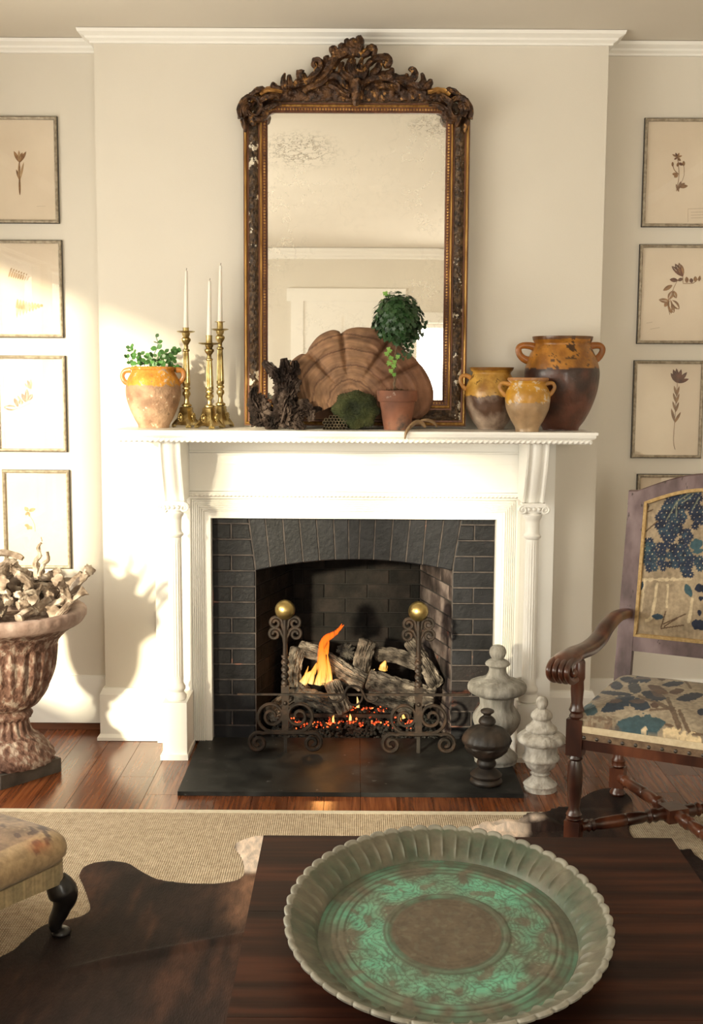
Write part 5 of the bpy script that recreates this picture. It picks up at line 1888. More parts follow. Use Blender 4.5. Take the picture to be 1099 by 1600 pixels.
# ================================================================== URN OF DRIFTWOOD
UC = V((-1.378, -.455, 0))
cxu = pr((UC.x, UC.y, .4))[0]
urn = thing('garden_urn', 'large rusty painted iron urn on a square plinth, heaped with driftwood', 'urn', (UC.x, UC.y, .0006))
ang = atan2(-.225, -.178)
hs = .142
zbt = .056
ax = V((cos(ang), sin(ang), 0)) * hs
ay = V((-sin(ang), cos(ang), 0)) * hs
b = B().obox(UC + V((0, 0, .0006 + zbt / 2)), ax, ay, (0, 0, zbt / 2))
b.bevel(.004, 1)
b.obj('plinth', M['urnbase'], parent=urn, smooth=0)
up_ = px_profile(2, UC.y, [(118, 950), (121, 953), (121, 962), (114, 972), (98, 980), (84, 992), (76, 1005), (74, 1020), (70, 1045), (57, 1076), (44, 1093), (32, 1101), (34, 1104), (37, 1108), (34, 1113), (30, 1116), (30, 1122), (36, 1137), (48, 1144), (58, 1155), (66, 1165), (69, 1172), (68, 1178)], zbt + .0012)
uq = smooth2(up_, 4)
zr = uq[0][1]
z_of = lambda i: up_[i][1]


def urnfn(a, i, z):
    if z_of(8) - .05 < z < z_of(6) - .008:
        return 1 + .030 * cos(a * 26)
    if z_of(11) < z <= z_of(8) - .05:
        return 1 + .035 * abs(sin(a * 9 + 8 * (z - z_of(9)) * 3))
    if z_of(6) - .008 <= z < z_of(4):
        return 1 + .02 * sin(a * 40) * sin(z * 300)
    if z_of(17) < z < z_of(14):
        return 1 + .04 * cos(a * 20)
    if z < z_of(17):
        return 1 + .018 * sin(a * 22 + z * 200)
    if z > z_of(2) - .006:
        return 1 + .010 * max(0, cos(a * 42))
    return 1


body = [(r, z) for r, z in uq if z < z_of(3) + .002]
rim_ = [(r, z) for r, z in uq if z >= z_of(3) - .002]
B().lathe([(body[0][0] - .01, body[0][1] + .002)] + body + [(.001, body[-1][1])], UC, n=208, fn=urnfn).obj('bowl', M['urn'], parent=urn, smooth=60)
rr0 = rim_[0][0]
B().lathe([(.001, zr - .10), (rr0 * .62, zr - .10), (rr0 * .80, zr - .03), (rr0 * .88, zr - .004), (rr0 * .96, zr + .002)] + rim_ + [(rim_[-1][0] - .02, rim_[-1][1] - .002)], UC, n=168, fn=urnfn).obj('rim', M['urnrim'], parent=urn, smooth=60)
eg = B()
for k in range(40):
    a = 2 * pi * k / 40
    c = UC + V((cos(a) * (rr0 * 1.012), sin(a) * (rr0 * 1.012), zr - .016))
    eg.tube(smoothp([c + V((-sin(a), cos(a), 0)) * .009 * cos(t) + V((cos(a) * .004 * 0, 0, .011 * sin(t))) for t in [pi * .9 + q * pi * 1.2 / 6 for q in range(7)]], 2), .0022, 5)
eg.obj('egg_moulding', M['urnrim'], parent=urn, kind='stuff')

random.seed(31)


def stick(label, pts, r0, r1, seed, group=None, knob=0):
    p = smoothp(pts, 9)
    k = len(p)
    rs = []
    nrm = V((.2, .7, .7)).normalized()
    for i, c in enumerate(p):
        t = (p[min(i + 1, k - 1)] - p[max(i - 1, 0)]).normalized()
        nrm = (nrm - t * nrm.dot(t)).normalized()
        bi = t.cross(nrm)
        u = i / (k - 1)
        ri = r0 + (r1 - r0) * u
        if knob:
            ri *= 1 + knob * exp(-((u - .97) / .06) ** 2) + .4 * knob * exp(-((u - .45) / .08) ** 2)
        ring = []
        for j in range(18):
            a = 2 * pi * j / 18
            q = V((cos(a) * 1.2 + seed * 2.3, sin(a) * 1.2, i * .16))
            rr = ri * (1 + .42 * noise.noise(q) + .32 * noise.noise(q * 2.6) - .25 * (1 - min(1, abs(noise.noise(q * 1.7)) * 3)))
            ring.append(c + nrm * cos(a) * rr + bi * sin(a) * rr * .85)
        rs.append(ring)
    o = B()
    o.rings(rs)
    ob = o.obj('driftwood_stick', M['drift'], org=p[0], smooth=50)
    return tag(ob, label, 'driftwood', group)


UD = lambda x, y, dy=0: P(x, y, UC.y + dy)
GD = 'driftwood heaped in the urn'
stick('driftwood stick reaching furthest right out of the urn', [UD(85, 960, -.08), UD(105, 930, -.08), UD(130, 903, -.10), UD(140, 890, -.12)], .014, .019, 1, GD, .5)
stick('short driftwood stick with a round sawn end facing out at the urn heap', [UD(112, 938, -.12), UD(100, 918, -.15), UD(88, 905, -.2)], .014, .018, 2, GD, .5)
stick('dark tipped driftwood stick pointing right above the urn rim', [UD(90, 940, -.02), UD(108, 915, -.02), UD(128, 895, -.02)], .018, .012, 3, GD)
stick('pale driftwood stick lying along the right of the urn rim', [UD(88, 965, -.13), UD(108, 942, -.12), UD(134, 922, -.10)], .012, .016, 4, GD, .4)
stick('curled driftwood tip rising highest from the urn like a hook', [UD(58, 905, -.06), UD(55, 880, -.06), UD(62, 868, -.06), UD(60, 855, -.06), UD(65, 848, -.06)], .014, .005, 5, GD)
stick('forked driftwood prong curling up beside the tallest tip', [UD(62, 900, -.1), UD(68, 882, -.1), UD(76, 874, -.1), UD(74, 862, -.1)], .012, .006, 6, GD)
stick('flat brown driftwood stick at the top left of the urn heap', [UD(-30, 880, -.05), UD(0, 864, -.05), UD(36, 872, -.07)], .020, .012, 7, GD)
used = set()


def describe(c, d, thick):
    x, y = pr(c)
    dx, dy = d.dot(RX), d.dot(UX)
    sl = 'level' if abs(dy) < .35 * abs(dx) else ('leaning right' if dx * dy > 0 else 'leaning left') if abs(dy) < 2.2 * abs(dx) else 'upright'
    row = 'along the near rim of the urn' if y > 958 else 'low in the urn heap' if y > 935 else 'midway up the urn heap' if y > 912 else 'on top of the urn heap'
    colm = 'at the picture edge' if x < 12 else 'left of the hooked tip' if x < 48 else 'under the hooked tip' if x < 76 else 'right of the hooked tip'
    return '%s %s driftwood stick %s, %s' % ('thick' if thick > .021 else 'slim', sl, row, colm)


heap = B()                          # the half of the heap outside the picture, one tangle
n_in = 0
for k in range(60):
    a = random.uniform(0, 2 * pi)
    rad = .24 * sqrt(random.random())
    h = .19 * (1 - (rad / .27) ** 2) * random.uniform(.3, 1.0)
    c = UC + V((rad * cos(a), rad * sin(a), zr + h))
    d = V((random.uniform(-1, 1), random.uniform(-1, 1), random.uniform(-.7, .7))).normalized() * random.uniform(.05, .095)
    bnd = V((random.uniform(-1, 1), random.uniform(-1, 1), random.uniform(-1, 1))) * .035
    pts = [c - d, c - d * .5 + bnd, c, c + d * .4 - bnd * .8, c + d]
    for q in pts:
        dd = (q - UC)
        rl = sqrt(dd.x ** 2 + dd.y ** 2)
        q.z = max(q.z, zr + .008)
        if rl > .262:
            q.x, q.y = UC.x + dd.x * .262 / rl, UC.y + dd.y * .262 / rl
    r0, r1 = random.uniform(.012, .025), random.uniform(.008, .022)
    xs = [pr(q)[0] for q in pts]
    if max(xs) < 4 or (c.y > UC.y + .10 and h < .08):
        heap.tube(smoothp(pts, 4), r0, 9, nz=.4, nf=30)
        continue
    lb = describe(c, d, r0)
    if lb in used:
        lb = describe(c, d, .03 - (r0 > .021) * .02).replace('thick', 'gnarled').replace('slim', 'knotty')
    if lb in used:
        heap.tube(smoothp(pts, 4), r0, 9, nz=.4, nf=30)
        continue
    used.add(lb)
    stick(lb, pts, r0, r1, k + 20, GD, random.choice([0, .4, .7]))
ho_ = heap.obj('driftwood_tangle', M['drift'], org=UC + V((0, 0, zr)), kind='stuff', smooth=50)
tag(ho_, 'tangle of driftwood filling the hidden far side of the rusty urn', 'driftwood')


# ================================================================== RUGS
rug = thing('sisal_rug', 'pale woven sisal rug with a cream bound edge lying on the floorboards', 'rug', (0, -2.4, .0006))
RX0, RX1, RY0, RY1 = -1.62, 1.95, -4.5, -.868
B().box(RX0 + .03, RX1 - .03, RY0, RY1 - .03, .0006, .009).obj('weave', M['rug'], parent=rug, smooth=0)
bb = B()
bb.box(RX0, RX1, RY1 - .0299, RY1, .0006, .0098)
bb.bevel(.003, 2).obj('binding', M['binding'], parent=rug)
B().box(RX0, RX0 + .0299, RY0, RY1 - .030, .0006, .0098).bevel(.003, 2).obj('binding', M['binding'], parent=rug)
B().box(RX1 - .0299, RX1, RY0, RY1 - .030, .0006, .0098).bevel(.003, 2).obj('binding', M['binding'], parent=rug)

hp = [(23, 1483), (61, 1450), (90, 1440), (115, 1435), (132, 1429), (141, 1420), (137, 1402), (130, 1383), (124, 1368), (134, 1353), (160, 1346), (197, 1348), (222, 1362), (248, 1374), (283, 1379), (325, 1381), (367, 1376), (382, 1364), (378, 1341), (367, 1324), (376, 1314), (411, 1306), (470, 1318), (560, 1330), (660, 1312), (730, 1294),
      (785, 1281), (809, 1284), (834, 1269), (850, 1271), (866, 1268), (888, 1262), (909, 1245), (925, 1235), (947, 1229), (969, 1231), (986, 1244), (990, 1261), (988, 1276), (984, 1300), (1010, 1322), (1060, 1326), (1100, 1345), (1130, 1380), (1120, 1450), (900, 1560), (850, 1700), (700, 1800), (400, 1830), (150, 1760), (0, 1700), (-110, 1640), (-120, 1570), (-60, 1530)]
hpts = smoothp([G(x, y, .012) for x, y in hp] + [G(*hp[0], .012)], 4)[:-1]


def inside(x, y, poly):
    c = False
    n = len(poly)
    j = n - 1
    for i in range(n):
        a, d = poly[i], poly[j]
        if (a.y > y) != (d.y > y) and x < (d.x - a.x) * (y - a.y) / (d.y - a.y) + a.x:
            c = not c
        j = i
    return c


b = B()
hv = [b.bm.verts.new((p.x, p.y, 0)) for p in hpts]
b.face(hv)
hx0, hx1 = min(p.x for p in hpts), max(p.x for p in hpts)
hy0, hy1 = min(p.y for p in hpts), max(p.y for p in hpts)
st = .014
for ax_, lo_, hi_ in ((0, hx0, hx1), (1, hy0, hy1)):    # cut the outline into a fine net
    k = 1
    while lo_ + k * st < hi_:
        co_ = [0, 0, 0]
        no_ = [0, 0, 0]
        co_[ax_] = lo_ + k * st
        no_[ax_] = 1
        bmesh.ops.bisect_plane(b.bm, geom=b.bm.verts[:] + b.bm.edges[:] + b.bm.faces[:], plane_co=co_, plane_no=no_, dist=1e-6)
        k += 1
CR0, CR1 = G(210, 1497, .012), G(395, 1462, .012)       # the raised fold across the hide
crd = (CR1 - CR0).normalized()
FOOT = [V((.746, -1.2, 0)), V((1.013, -.679, 0))]
for v in b.bm.verts:
    x, y = v.co.x, v.co.y
    onb = v.is_boundary
    z = .0135
    w = V((x, y, 0)) - V((CR0.x, CR0.y, 0))
    al = w.dot(crd)
    off = w.x * -crd.y + w.y * crd.x
    z += .014 * exp(-(off / .014) ** 2) * (1 if al > -.05 else exp(-((al + .05) / .1) ** 2))
    z += .002 * abs(nz(x * 5, y * 5))
    far = min((V((x, y, 0)) - f).length for f in FOOT)
    if y > -1.05 and .30 < x < .80:     # rumpled where it runs under the chair
        z += .030 * max(0, nz(x * 11, y * 11) + .35) * (0 if onb else 1) * min(1, far / .12)
    if y > RY1 + .006:              # hangs over the rug edge down to the boards
        z = z - .0085 * min(1, (y - RY1 - .006) / .05)
    if far < .06 and y < RY1:
        z = .0130
    v.co.z = z - (.002 if onb and y < RY1 else 0)
HD = [srgb(26, 19, 18), srgb(48, 35, 31), srgb(80, 54, 42), srgb(222, 205, 190), srgb(130, 98, 78)]


def hidepaint(p):
    x, y = pr(p)
    n1 = nz(p.x * 5, p.y * 3)
    n2 = .7 * nz(p.x * 16, p.y * 7, 2) + .6 * nz(p.x * 60, p.y * 14, 5)
    t = .5 + n1 * .7 + n2 * .4
    c = lerp(HD[0], HD[1], min(1, max(0, t)))
    br = .75 * nz(p.x * 9, p.y * 2.2, 7) + .5 * nz(p.x * 34, p.y * 6, 8)
    if br > .05:
        c = lerp(c, HD[2], min(1, (br - .05) * 2.4) * .6)
    # brindled and white belly edges
    w = exp(-((x - 400) / 45) ** 2 - ((y - 1405) / 45) ** 2) * (1 + n2)
    c = lerp(c, HD[4], min(1, max(0, w * .9)))
    w = exp(-((x - 395) / 26) ** 4 - ((y - 1333) / 30) ** 4) * (1.2 + n2 * .3)
    c = lerp(c, HD[3], min(1, max(0, (w - .25) * 2.5)))
    w = exp(-((x - 762) / 62) ** 4 - ((y - 1296) / 26) ** 4) * (1.2 + n2 * .7)
    c = lerp(c, HD[3], min(1, max(0, (w - .3) * 2.5)))
    w = exp(-((x - 838) / 16) ** 2 - ((y - 1276) / 8) ** 2) * (1 + n2 * .4)
    c = lerp(c, HD[3], min(1, max(0, (w - .3) * 1.3)))
    w = exp(-((x - 985) / 12) ** 2 - ((y - 1268) / 14) ** 2) * (1 + n2 * .4)
    c = lerp(c, HD[4], min(1, max(0, (w - .3) * 1.3)))
    return c


ho = b.obj('cowhide_rug', M['hide'], org=(0, -2.2, .010), paint=hidepaint, smooth=80)
tag(ho, 'dark brindled cowhide with white patches spread over the woven rug', 'rug')

# ================================================================== COFFEE TABLE AND TRAY
TX0, TX1, TY0, TY1, TZ = -.222, .796, -3.45, -2.195, .45
ct = thing('coffee_table', 'low dark walnut coffee table under the green copper tray', 'table', ((TX0 + TX1) / 2, (TY0 + TY1) / 2, .026))
nb = 3
for k in range(nb):
    ya, yb_ = TY0 + (TY1 - TY0) * k / nb, TY0 + (TY1 - TY0) * (k + 1) / nb
    b = B().box(TX0, TX1, ya + .0006, yb_ - .0006, TZ - .038, TZ)
    b.bevel(.003, 2)
    b.obj('table_board', M['table'], parent=ct, smooth=40)
B().box(TX0 + .06, TX1 - .06, TY0 + .06, TY1 - .06, TZ - .11, TZ - .0381).obj('apron', M['table'], parent=ct, smooth=0)
for xx in (TX0 + .09, TX1 - .09):
    for yy in (TY0 + .09, TY1 - .09):
        B().lathe([(.030, TZ - .1101), (.034, TZ - .14), (.022, TZ - .16), (.030, TZ - .25), (.024, .10), (.018, .07), (.026, .05), (.020, .026)], (xx, yy, 0), n=20).obj('leg', M['table'], parent=ct)

TC = V((.194, -2.722, TZ + .0012))
TA, TB = .329, .445
NS = 56
NA = NS * 14
prof = [(0.0, .010), (.30, .0105), (.33, .012), (.345, .0095)]
rr_ = [i / 110 * .80 for i in range(111)]
top = []
for r in rr_:
    h = .009
    if .36 < r < .40 or .64 < r < .67 or .69 < r < .71:
        h += .0012
    top.append((r, h, 0))
for i in range(1, 22):
    t = i / 21
    top.append((.80 + .165 * t ** 1.25, .009 + .046 * t ** .85, t))
top += [(.972, .058, 1.05), (.990, .060, 1.15), (1.0, .0575, 1.2), (.998, .053, 1.2), (.985, .051, 1.1)]
bot = [(.965, .046, .9), (.90, .026, .5), (.83, .008, .2), (.78, .0015, 0), (.60, 0, 0), (.0005, 0, 0)]
rot = radians(-3)


def tray_pt(r, h, t, a):
    s_ = a * NS / (2 * pi)
    fr = s_ % 1
    if t > 0:
        tt = min(t, 1)
        scal = abs(sin(pi * fr)) ** .5     # one lobe per scallop
        r = r * (1 + (.022 * (scal - .6)) * min(1, tt * 1.5))
        h = h + (.005 * (scal - .5)) * tt
        rg = exp(-((min(fr, 1 - fr)) / .07) ** 2)   # raised rib between the flutes
        if .12 < t < 1.0:
            r -= .019 * rg * sin(pi * min(1, (t - .12) / .88))
    x, y = TA * r * cos(a), TB * r * sin(a)
    return TC + V((x * cos(rot) - y * sin(rot), x * sin(rot) + y * cos(rot), h))


b = B()
rows = top + bot
rv = [[b.bm.verts.new(tray_pt(r if r > 0 else .002, h, t, 2 * pi * j / NA)) for j in range(NA)] for r, h, t in rows]
for i in range(len(rv) - 1):
    for j in range(NA):
        j2 = (j + 1) % NA
        b.face([rv[i][j], rv[i][j2], rv[i + 1][j2], rv[i + 1][j]])
b.face(rv[0])
b.face(rv[-1][::-1])
T_b, T_g, T_gd, T_gr, T_hl = srgb(92, 81, 66), srgb(102, 168, 140), srgb(74, 84, 68), srgb(102, 97, 82), srgb(146, 143, 132)


def traypaint(p):
    q = p - TC
    x = (q.x * cos(-rot) - q.y * sin(-rot)) / TA
    y = (q.x * sin(-rot) + q.y * cos(-rot)) / TB
    r = sqrt(x * x + y * y)
    a = atan2(y, x)
    n1 = nz(x * 3.2, y * 3.2, 1)
    n2 = nz(x * 11, y * 11, 2)
    n3 = nz(x * 38, y * 38, 3)
    if r < .335:
        c = lerp(T_b, srgb(92, 80, 64), min(1, max(0, .4 + n1 + .6 * n3)))
        ring = abs(sin(r * 95)) ** 6
        if r > .26:
            c = lerp(c, srgb(74, 66, 50), .5 * ring)
        if nz(x * 24, y * 24, 9) > .25:
            c = lerp(c, T_gr, .5)
    elif r < .80:
        band = exp(-((r - .50) / .12) ** 2)
        t = .12 + .55 * band + n1 * 1.15 + n2 * .55
        c = lerp(T_gr, T_g, min(1, max(0, t)))
        # engraved scrollwork in the wide band, ruled circles outside it
        if .40 < r < .63:
            sx = sin(a * 14 + 3.4 * sin(r * 34 + 1.5 * sin(a * 7)) + 5 * n2) * sin(r * 62 + 3.0 * sin(a * 9 + 2 * n1) + 5 * n2)
            e = abs(sx)
            if e < .24:
                c = lerp(c, srgb(78, 82, 66), .6)
            elif e > .88:
                c = lerp(c, srgb(128, 176, 146), .35)
        else:
            e = sin(r * 150)
            if e > .55 and n2 + n1 > -.35:
                c = lerp(c, srgb(74, 72, 58), .65)
        if n2 < -.34:
            c = lerp(c, T_gr, .7)
        if r < .40 or r > .72:
            c = lerp(c, T_gd, .5)
    else:
        c = lerp(T_gd, T_gr, min(1, max(0, .45 + n1 * .9 + n2 * .6 + n3 * .4 + (r - .85) * 2.5)))
        if r > .965:
            c = lerp(c, T_hl, .8)
    return lerp(c, (c[0] * .7, c[1] * .7, c[2] * .7), max(0, n3 * .8))


to = b.obj('copper_tray', M['copper'], org=(TC.x, TC.y, TC.z), paint=traypaint, smooth=60)
tag(to, 'large scalloped copper tray with green patina and engraved rings on the coffee table', 'tray')

# ================================================================== FOOTSTOOL
SA, SB = V((-.85, .53, 0)).normalized(), V((-.53, -.85, 0)).normalized()
SC0 = V((-.785, -1.845, 0))
LA, LB = .56, .80
fs = thing('footstool', 'low upholstered footstool in worn striped tapestry with a black curved leg', 'footstool', (SC0 + SA * LA / 2 + SB * LB / 2) + V((0, 0, .014)))
cb = lambda a, b_, z: SC0 + SA * a + SB * b_ + V((0, 0, z))
b = B()
NU, NV = 90, 110


def rnd_rect(k, n, inset, la, lb, r):
    """point k of n on a rounded rectangle"""
    la2, lb2 = la - 2 * inset, lb - 2 * inset
    r = max(r - inset * .5, .02)
    per = [(0, 0)]
    pts = []
    for (cx, cy, a0) in ((la2 - r, lb2 - r, 0), (r, lb2 - r, pi / 2), (r, r, pi), (la2 - r, r, 1.5 * pi)):
        for q in range(13):
            a = a0 + pi / 2 * q / 12
            pts.append((inset + cx + r * cos(a), inset + cy + r * sin(a)))
    # resample evenly
    tot = [0]
    for i in range(len(pts)):
        p, q = pts[i], pts[(i + 1) % len(pts)]
        tot.append(tot[-1] + sqrt((p[0] - q[0]) ** 2 + (p[1] - q[1]) ** 2))
    s_ = tot[-1] * k / n
    for i in range(len(pts)):
        if tot[i + 1] >= s_:
            p, q = pts[i], pts[(i + 1) % len(pts)]
            u = (s_ - tot[i]) / max(1e-9, tot[i + 1] - tot[i])
            return (p[0] + (q[0] - p[0]) * u, p[1] + (q[1] - p[1]) * u)
    return pts[0]


rs = []
n = 420
ring_list = [(.012, .236), (.002, .244), (-.008, .258), (-.010, .275), (-.006, .292), (.006, .308), (.022, .319), (.04, .326), (.07, .334), (.10, .340), (.13, .345), (.16, .349), (.19, .352), (.22, .354), (.245, .355), (.262, .3555)]
fine = []
for (i0, z0_), (i1, z1_) in zip(ring_list[:-1], ring_list[1:]):
    q = max(1, int(abs(i1 - i0) / .006))
    fine += [(i0 + (i1 - i0) * k / q, z0_ + (z1_ - z0_) * k / q) for k in range(q)]
for inset, z in fine + [ring_list[-1]]:
    rs.append([cb(*rnd_rect(k, n, inset, LA, LB, .07), z) for k in range(n)])
b.rings(rs)


def ell(x, y, x0, y0, x1, y1, w):   # leaf shaped mark: <1 inside
    dx, dy = x1 - x0, y1 - y0
    L2 = dx * dx + dy * dy
    t = ((x - x0) * dx + (y - y0) * dy) / L2
    if t <= 0 or t >= 1:
        return 9
    d = abs((x - x0) * dy - (y - y0) * dx) / sqrt(L2)
    return d / (w * sin(pi * t) ** .7 + 1e-6)


SLV = [(40, 1281, 58, 1285, 3), (42, 1303, 62, 1300, 4), (58, 1290, 75, 1298, 4), (66, 1296, 80, 1312, 4), (50, 1315, 66, 1318, 5), (70, 1308, 78, 1322, 4), (52, 1325, 62, 1334, 4), (0, 1288, 10, 1292, 3), (20, 1303, 34, 1308, 4), (46, 1290, 54, 1302, 3)]


def stoolpaint(p):
    x, y = pr(p)
    q = p - SC0
    u, w = q.dot(SA), q.dot(SB)
    n2 = nz(u * 30, w * 9)
    c = lerp(srgb(146, 120, 94), srgb(110, 90, 72), min(1, max(0, .5 + n2 + .4 * nz(u * 5, w * 5))))
    if abs(sin(u * 260)) < .3:
        c = lerp(c, srgb(176, 156, 124), .35)
    if u < .045 or w < .02:
        c = lerp(c, srgb(178, 152, 112), .6)
    for L in SLV:
        if ell(x, y, *L) < 1 + .3 * n2:
            c = lerp(srgb(78, 62, 54), c, .15)
    g = exp(-((x - 62) / 16) ** 2 - ((y - 1322) / 10) ** 2)
    return lerp(c, srgb(176, 104, 62), min(.6, g * .7))


b.obj('cushion', M['tapestry'], parent=fs, paint=stoolpaint, smooth=80)
b = B()
rs = []
for i in range(8):
    t = i / 7
    ring = []
    for k in range(n):
        a_, b2 = rnd_rect(k, n, .004, LA, LB, .06)
        # apron dips at the legs and arches between them
        near = min(1, sqrt(min(a_, LA - a_) ** 2 + min(b2, LB - b2) ** 2) / .22)
        zb = .175 + .012 * near
        ring.append(cb(a_, b2, .2365 - (.2365 - zb) * t))
    rs.append(ring)
b.rings(rs, cap=True)


def apronpaint(p):
    q = p - SC0
    u = q.dot(SA) + q.dot(SB)
    c = lerp(srgb(150, 132, 98), srgb(176, 154, 116), .5 + .5 * sin(u * 420))
    return lerp(c, srgb(118, 110, 82), min(1, max(0, nz(u * 40, p.z * 6) + .3)))


b.obj('apron', M['tapestry'], parent=fs, paint=apronpaint, smooth=60)
for a_, b2, sg in ((.035, .035, -1), (LA - .035, .035, 1), (.035, LB - .035, -1), (LA - .035, LB - .035, 1)):
    c = cb(a_, b2, 0)
    out = ((SA if a_ > LA / 2 else -SA) + (SB if b2 > LB / 2 else -SB)).normalized()
    lb = B()
    pts = [c + out * d + V((0, 0, z)) for d, z in ((.0, .178), (.014, .150), (.022, .125), (.012, .09), (-.002, .06), (-.004, .040), (.006, .028))]
    lb.tube(smoothp(pts, 5), [.032 + .010 * sin(pi * min(1, i / 14)) - .00075 * max(0, i - 6) for i in range(31)], 16, up=(1, 0, 0))
    ft = c + out * .010
    lb.lathe([(.001, .040), (.014, .039), (.024, .032), (.029, .025), (.027, .019), (.022, .0158), (.001, .0158)], (ft.x, ft.y, 0), n=28)
    lb.obj('leg', M['black'], parent=fs, smooth=60)

# ================================================================== TAPESTRY ARMCHAIR
CU, CF = V((.89, -.456, 0)).normalized(), V((-.456, -.89, 0)).normalized()
CB0 = V((1.013, -.679, 0))
CW, CD = .54, .585
C3 = lambda u, f, z: CB0 + CU * u + CF * f + V((0, 0, z))
SIDE = lambda x, y: PL(x, y, CB0, CU)
ch = thing('armchair', 'antique carved walnut armchair with faded blue leaf tapestry on seat and back', 'armchair', C3(CW / 2, CD / 2, .0008))


def turned(b, c, prof, n=24):
    return b.lathe(prof, (c.x, c.y, 0), n=n)


def leg_front(u):
    c = C3(u, CD, 0)
    b = B()
    zf = .0155 if u == 0 else .0096     # the hide lies under the left legs, the bare rug under the right
    turned(b, c, [(.001, zf), (.022, zf), (.027, .022), (.024, .032), (.018, .040), (.019, .046)])
    b.obox(c + V((0, 0, .078)), CU * .026, CF * .026, (0, 0, .033))
    turned(b, c, [(.018, .110), (.026, .116), (.024, .124), (.027, .130), (.022, .140), (.018, .150), (.024, .20), (.0265, .26), (.024, .30), (.019, .318), (.026, .326), (.022, .334), (.020, .345)])
    b.obox(c + V((0, 0, .400)), CU * .027, CF * .027, (0, 0, .062))
    b.bevel(.002, 1)
    o = b.obj('leg', M['mahog'], parent=ch, smooth=45)
    b = B()
    turned(b, c, [(.021, .462), (.025, .470), (.019, .480), (.026, .490), (.022, .500), (.019, .515), (.022, .56), (.021, .59), (.025, .60), (.024, .655), (.02, .662)])
    b.obj('arm_post', M['mahog'], parent=ch, smooth=45)


def leg_back(u):
    c = C3(u, 0, 0)
    b = B()
    zf = .0068 if u == 0 else .0096
    turned(b, c, [(.001, zf), (.023, zf), (.030, .016), (.028, .024), (.02, .034), (.019, .044)])
    b.obox(c + V((0, 0, .080)), CU * .027, CF * .027, (0, 0, .038))
    turned(b, c, [(.018, .118), (.027, .126), (.024, .136), (.028, .146), (.020, .158), (.024, .22), (.026, .28), (.020, .325), (.026, .335), (.020, .345)])
    b.obox(c + V((0, 0, .395)), CU * .026, CF * .024, (0, 0, .054))
    b.bevel(.002, 1)
    b.obj('leg', M['mahog'], parent=ch, smooth=45)


for u in (0, CW):
    leg_front(u)
    leg_back(u)

# reclined back: u across, s up the back
pb = SIDE(975, 1042)
pt_ = SIDE(997, 772)
zb0 = .449
fr_ = lambda p: (p - CB0).dot(CF)
f_b, z_b, f_t, z_t = fr_(pb), pb.z, fr_(pt_), pt_.z


def K3(u, z, d=0.0):                # point on the leaning back plane at height z, d forward of it
    f = f_b + (f_t - f_b) * (z - z_b) / (z_t - z_b)
    return C3(u, f + d, z)


PW = .030
for u in (0, CW):
    b = B()
    rs = []
    for i in range(9):
        z = zb0 + (z_t - zb0) * i / 8
        w = .026 if i < 8 else .026
        rs.append([K3(u - PW, z, -.018), K3(u + PW, z, -.018), K3(u + PW, z, .018), K3(u - PW, z, .018)])
    b.rings(rs)
    b.bevel(.003, 1)
    b.obj('back_post', M['violet'], parent=ch, smooth=40)


def archz(u):
    t = u / CW
    return z_t + .002 + .075 * sin(pi * max(0, min(1, t)))


b = B()
rs = []
for i in range(41):
    u = -PW - .001 + (CW + 2 * PW + .002) * i / 40
    zt = archz(u) + .012
    zb = archz(u) - .042
    rs.append([K3(u, zb, -.019), K3(u, zb, .019), K3(u, zt - .004, .020), K3(u, zt, .014), K3(u, zt, -.019)])
b.rings(rs)
b.obj('top_rail', M['violet'], parent=ch, smooth=40)
zr0 = PL(1040, 996, K3(0, .6), (K3(0, 1) - K3(0, .5)).cross(CU)).z
z_low = SIDE(990, 1004).z
z_pan = SIDE(990, 984).z
b = B()
rs = []
for i in range(21):
    u = PW + (CW - 2 * PW) * i / 20
    rs.append([K3(u, z_low, -.016), K3(u, z_low, .016), K3(u, z_pan + .004, .016), K3(u, z_pan + .004, -.016)])
b.rings(rs)
b.obj('lower_rail', M['violet'], parent=ch, smooth=30)

Q2 = lambda x, y: (960 + x * .175, 730 + y * .175)
BLUES = [srgb(30, 36, 54), srgb(36, 46, 66), srgb(46, 64, 78), srgb(56, 82, 90)]
polys = [[(510, 200), (620, 185), (790, 180), (800, 520), (720, 530), (690, 430), (660, 390), (610, 380), (640, 470), (570, 560), (520, 660), (440, 640), (385, 540), (380, 440), (450, 290)],
         [(590, 570), (680, 560), (715, 640), (660, 690), (600, 660)], [(262, 660), (340, 640), (385, 700), (375, 930), (285, 950), (255, 830)],
         [(400, 680), (470, 690), (475, 930), (390, 935)], [(490, 700), (560, 690), (680, 720), (715, 960), (620, 960), (560, 900), (490, 920), (480, 800)], [(700, 820), (760, 800), (800, 840), (800, 930), (720, 920)]]
flor = []
random.seed(17)
for pi_, po in enumerate(polys):
    xs, ys_ = [p[0] for p in po], [p[1] for p in po]
    vs = [V((p[0], p[1], 0)) for p in po]
    y = min(ys_) + 18
    r = 0
    while y < max(ys_):
        x = min(xs) + 18 + (26 if r % 2 else 0)
        while x < max(xs) + 200:
            jx, jy = x + random.uniform(-6, 6), y + random.uniform(-6, 6)
            if inside(jx, jy, vs):
                flor.append((*Q2(jx, jy), random.uniform(5.2, 6.4), random.choice(BLUES[:3] if pi_ not in (2, 3) else BLUES[1:]), random.uniform(0, 1)))
            x += 46
        y += 41
        r += 1
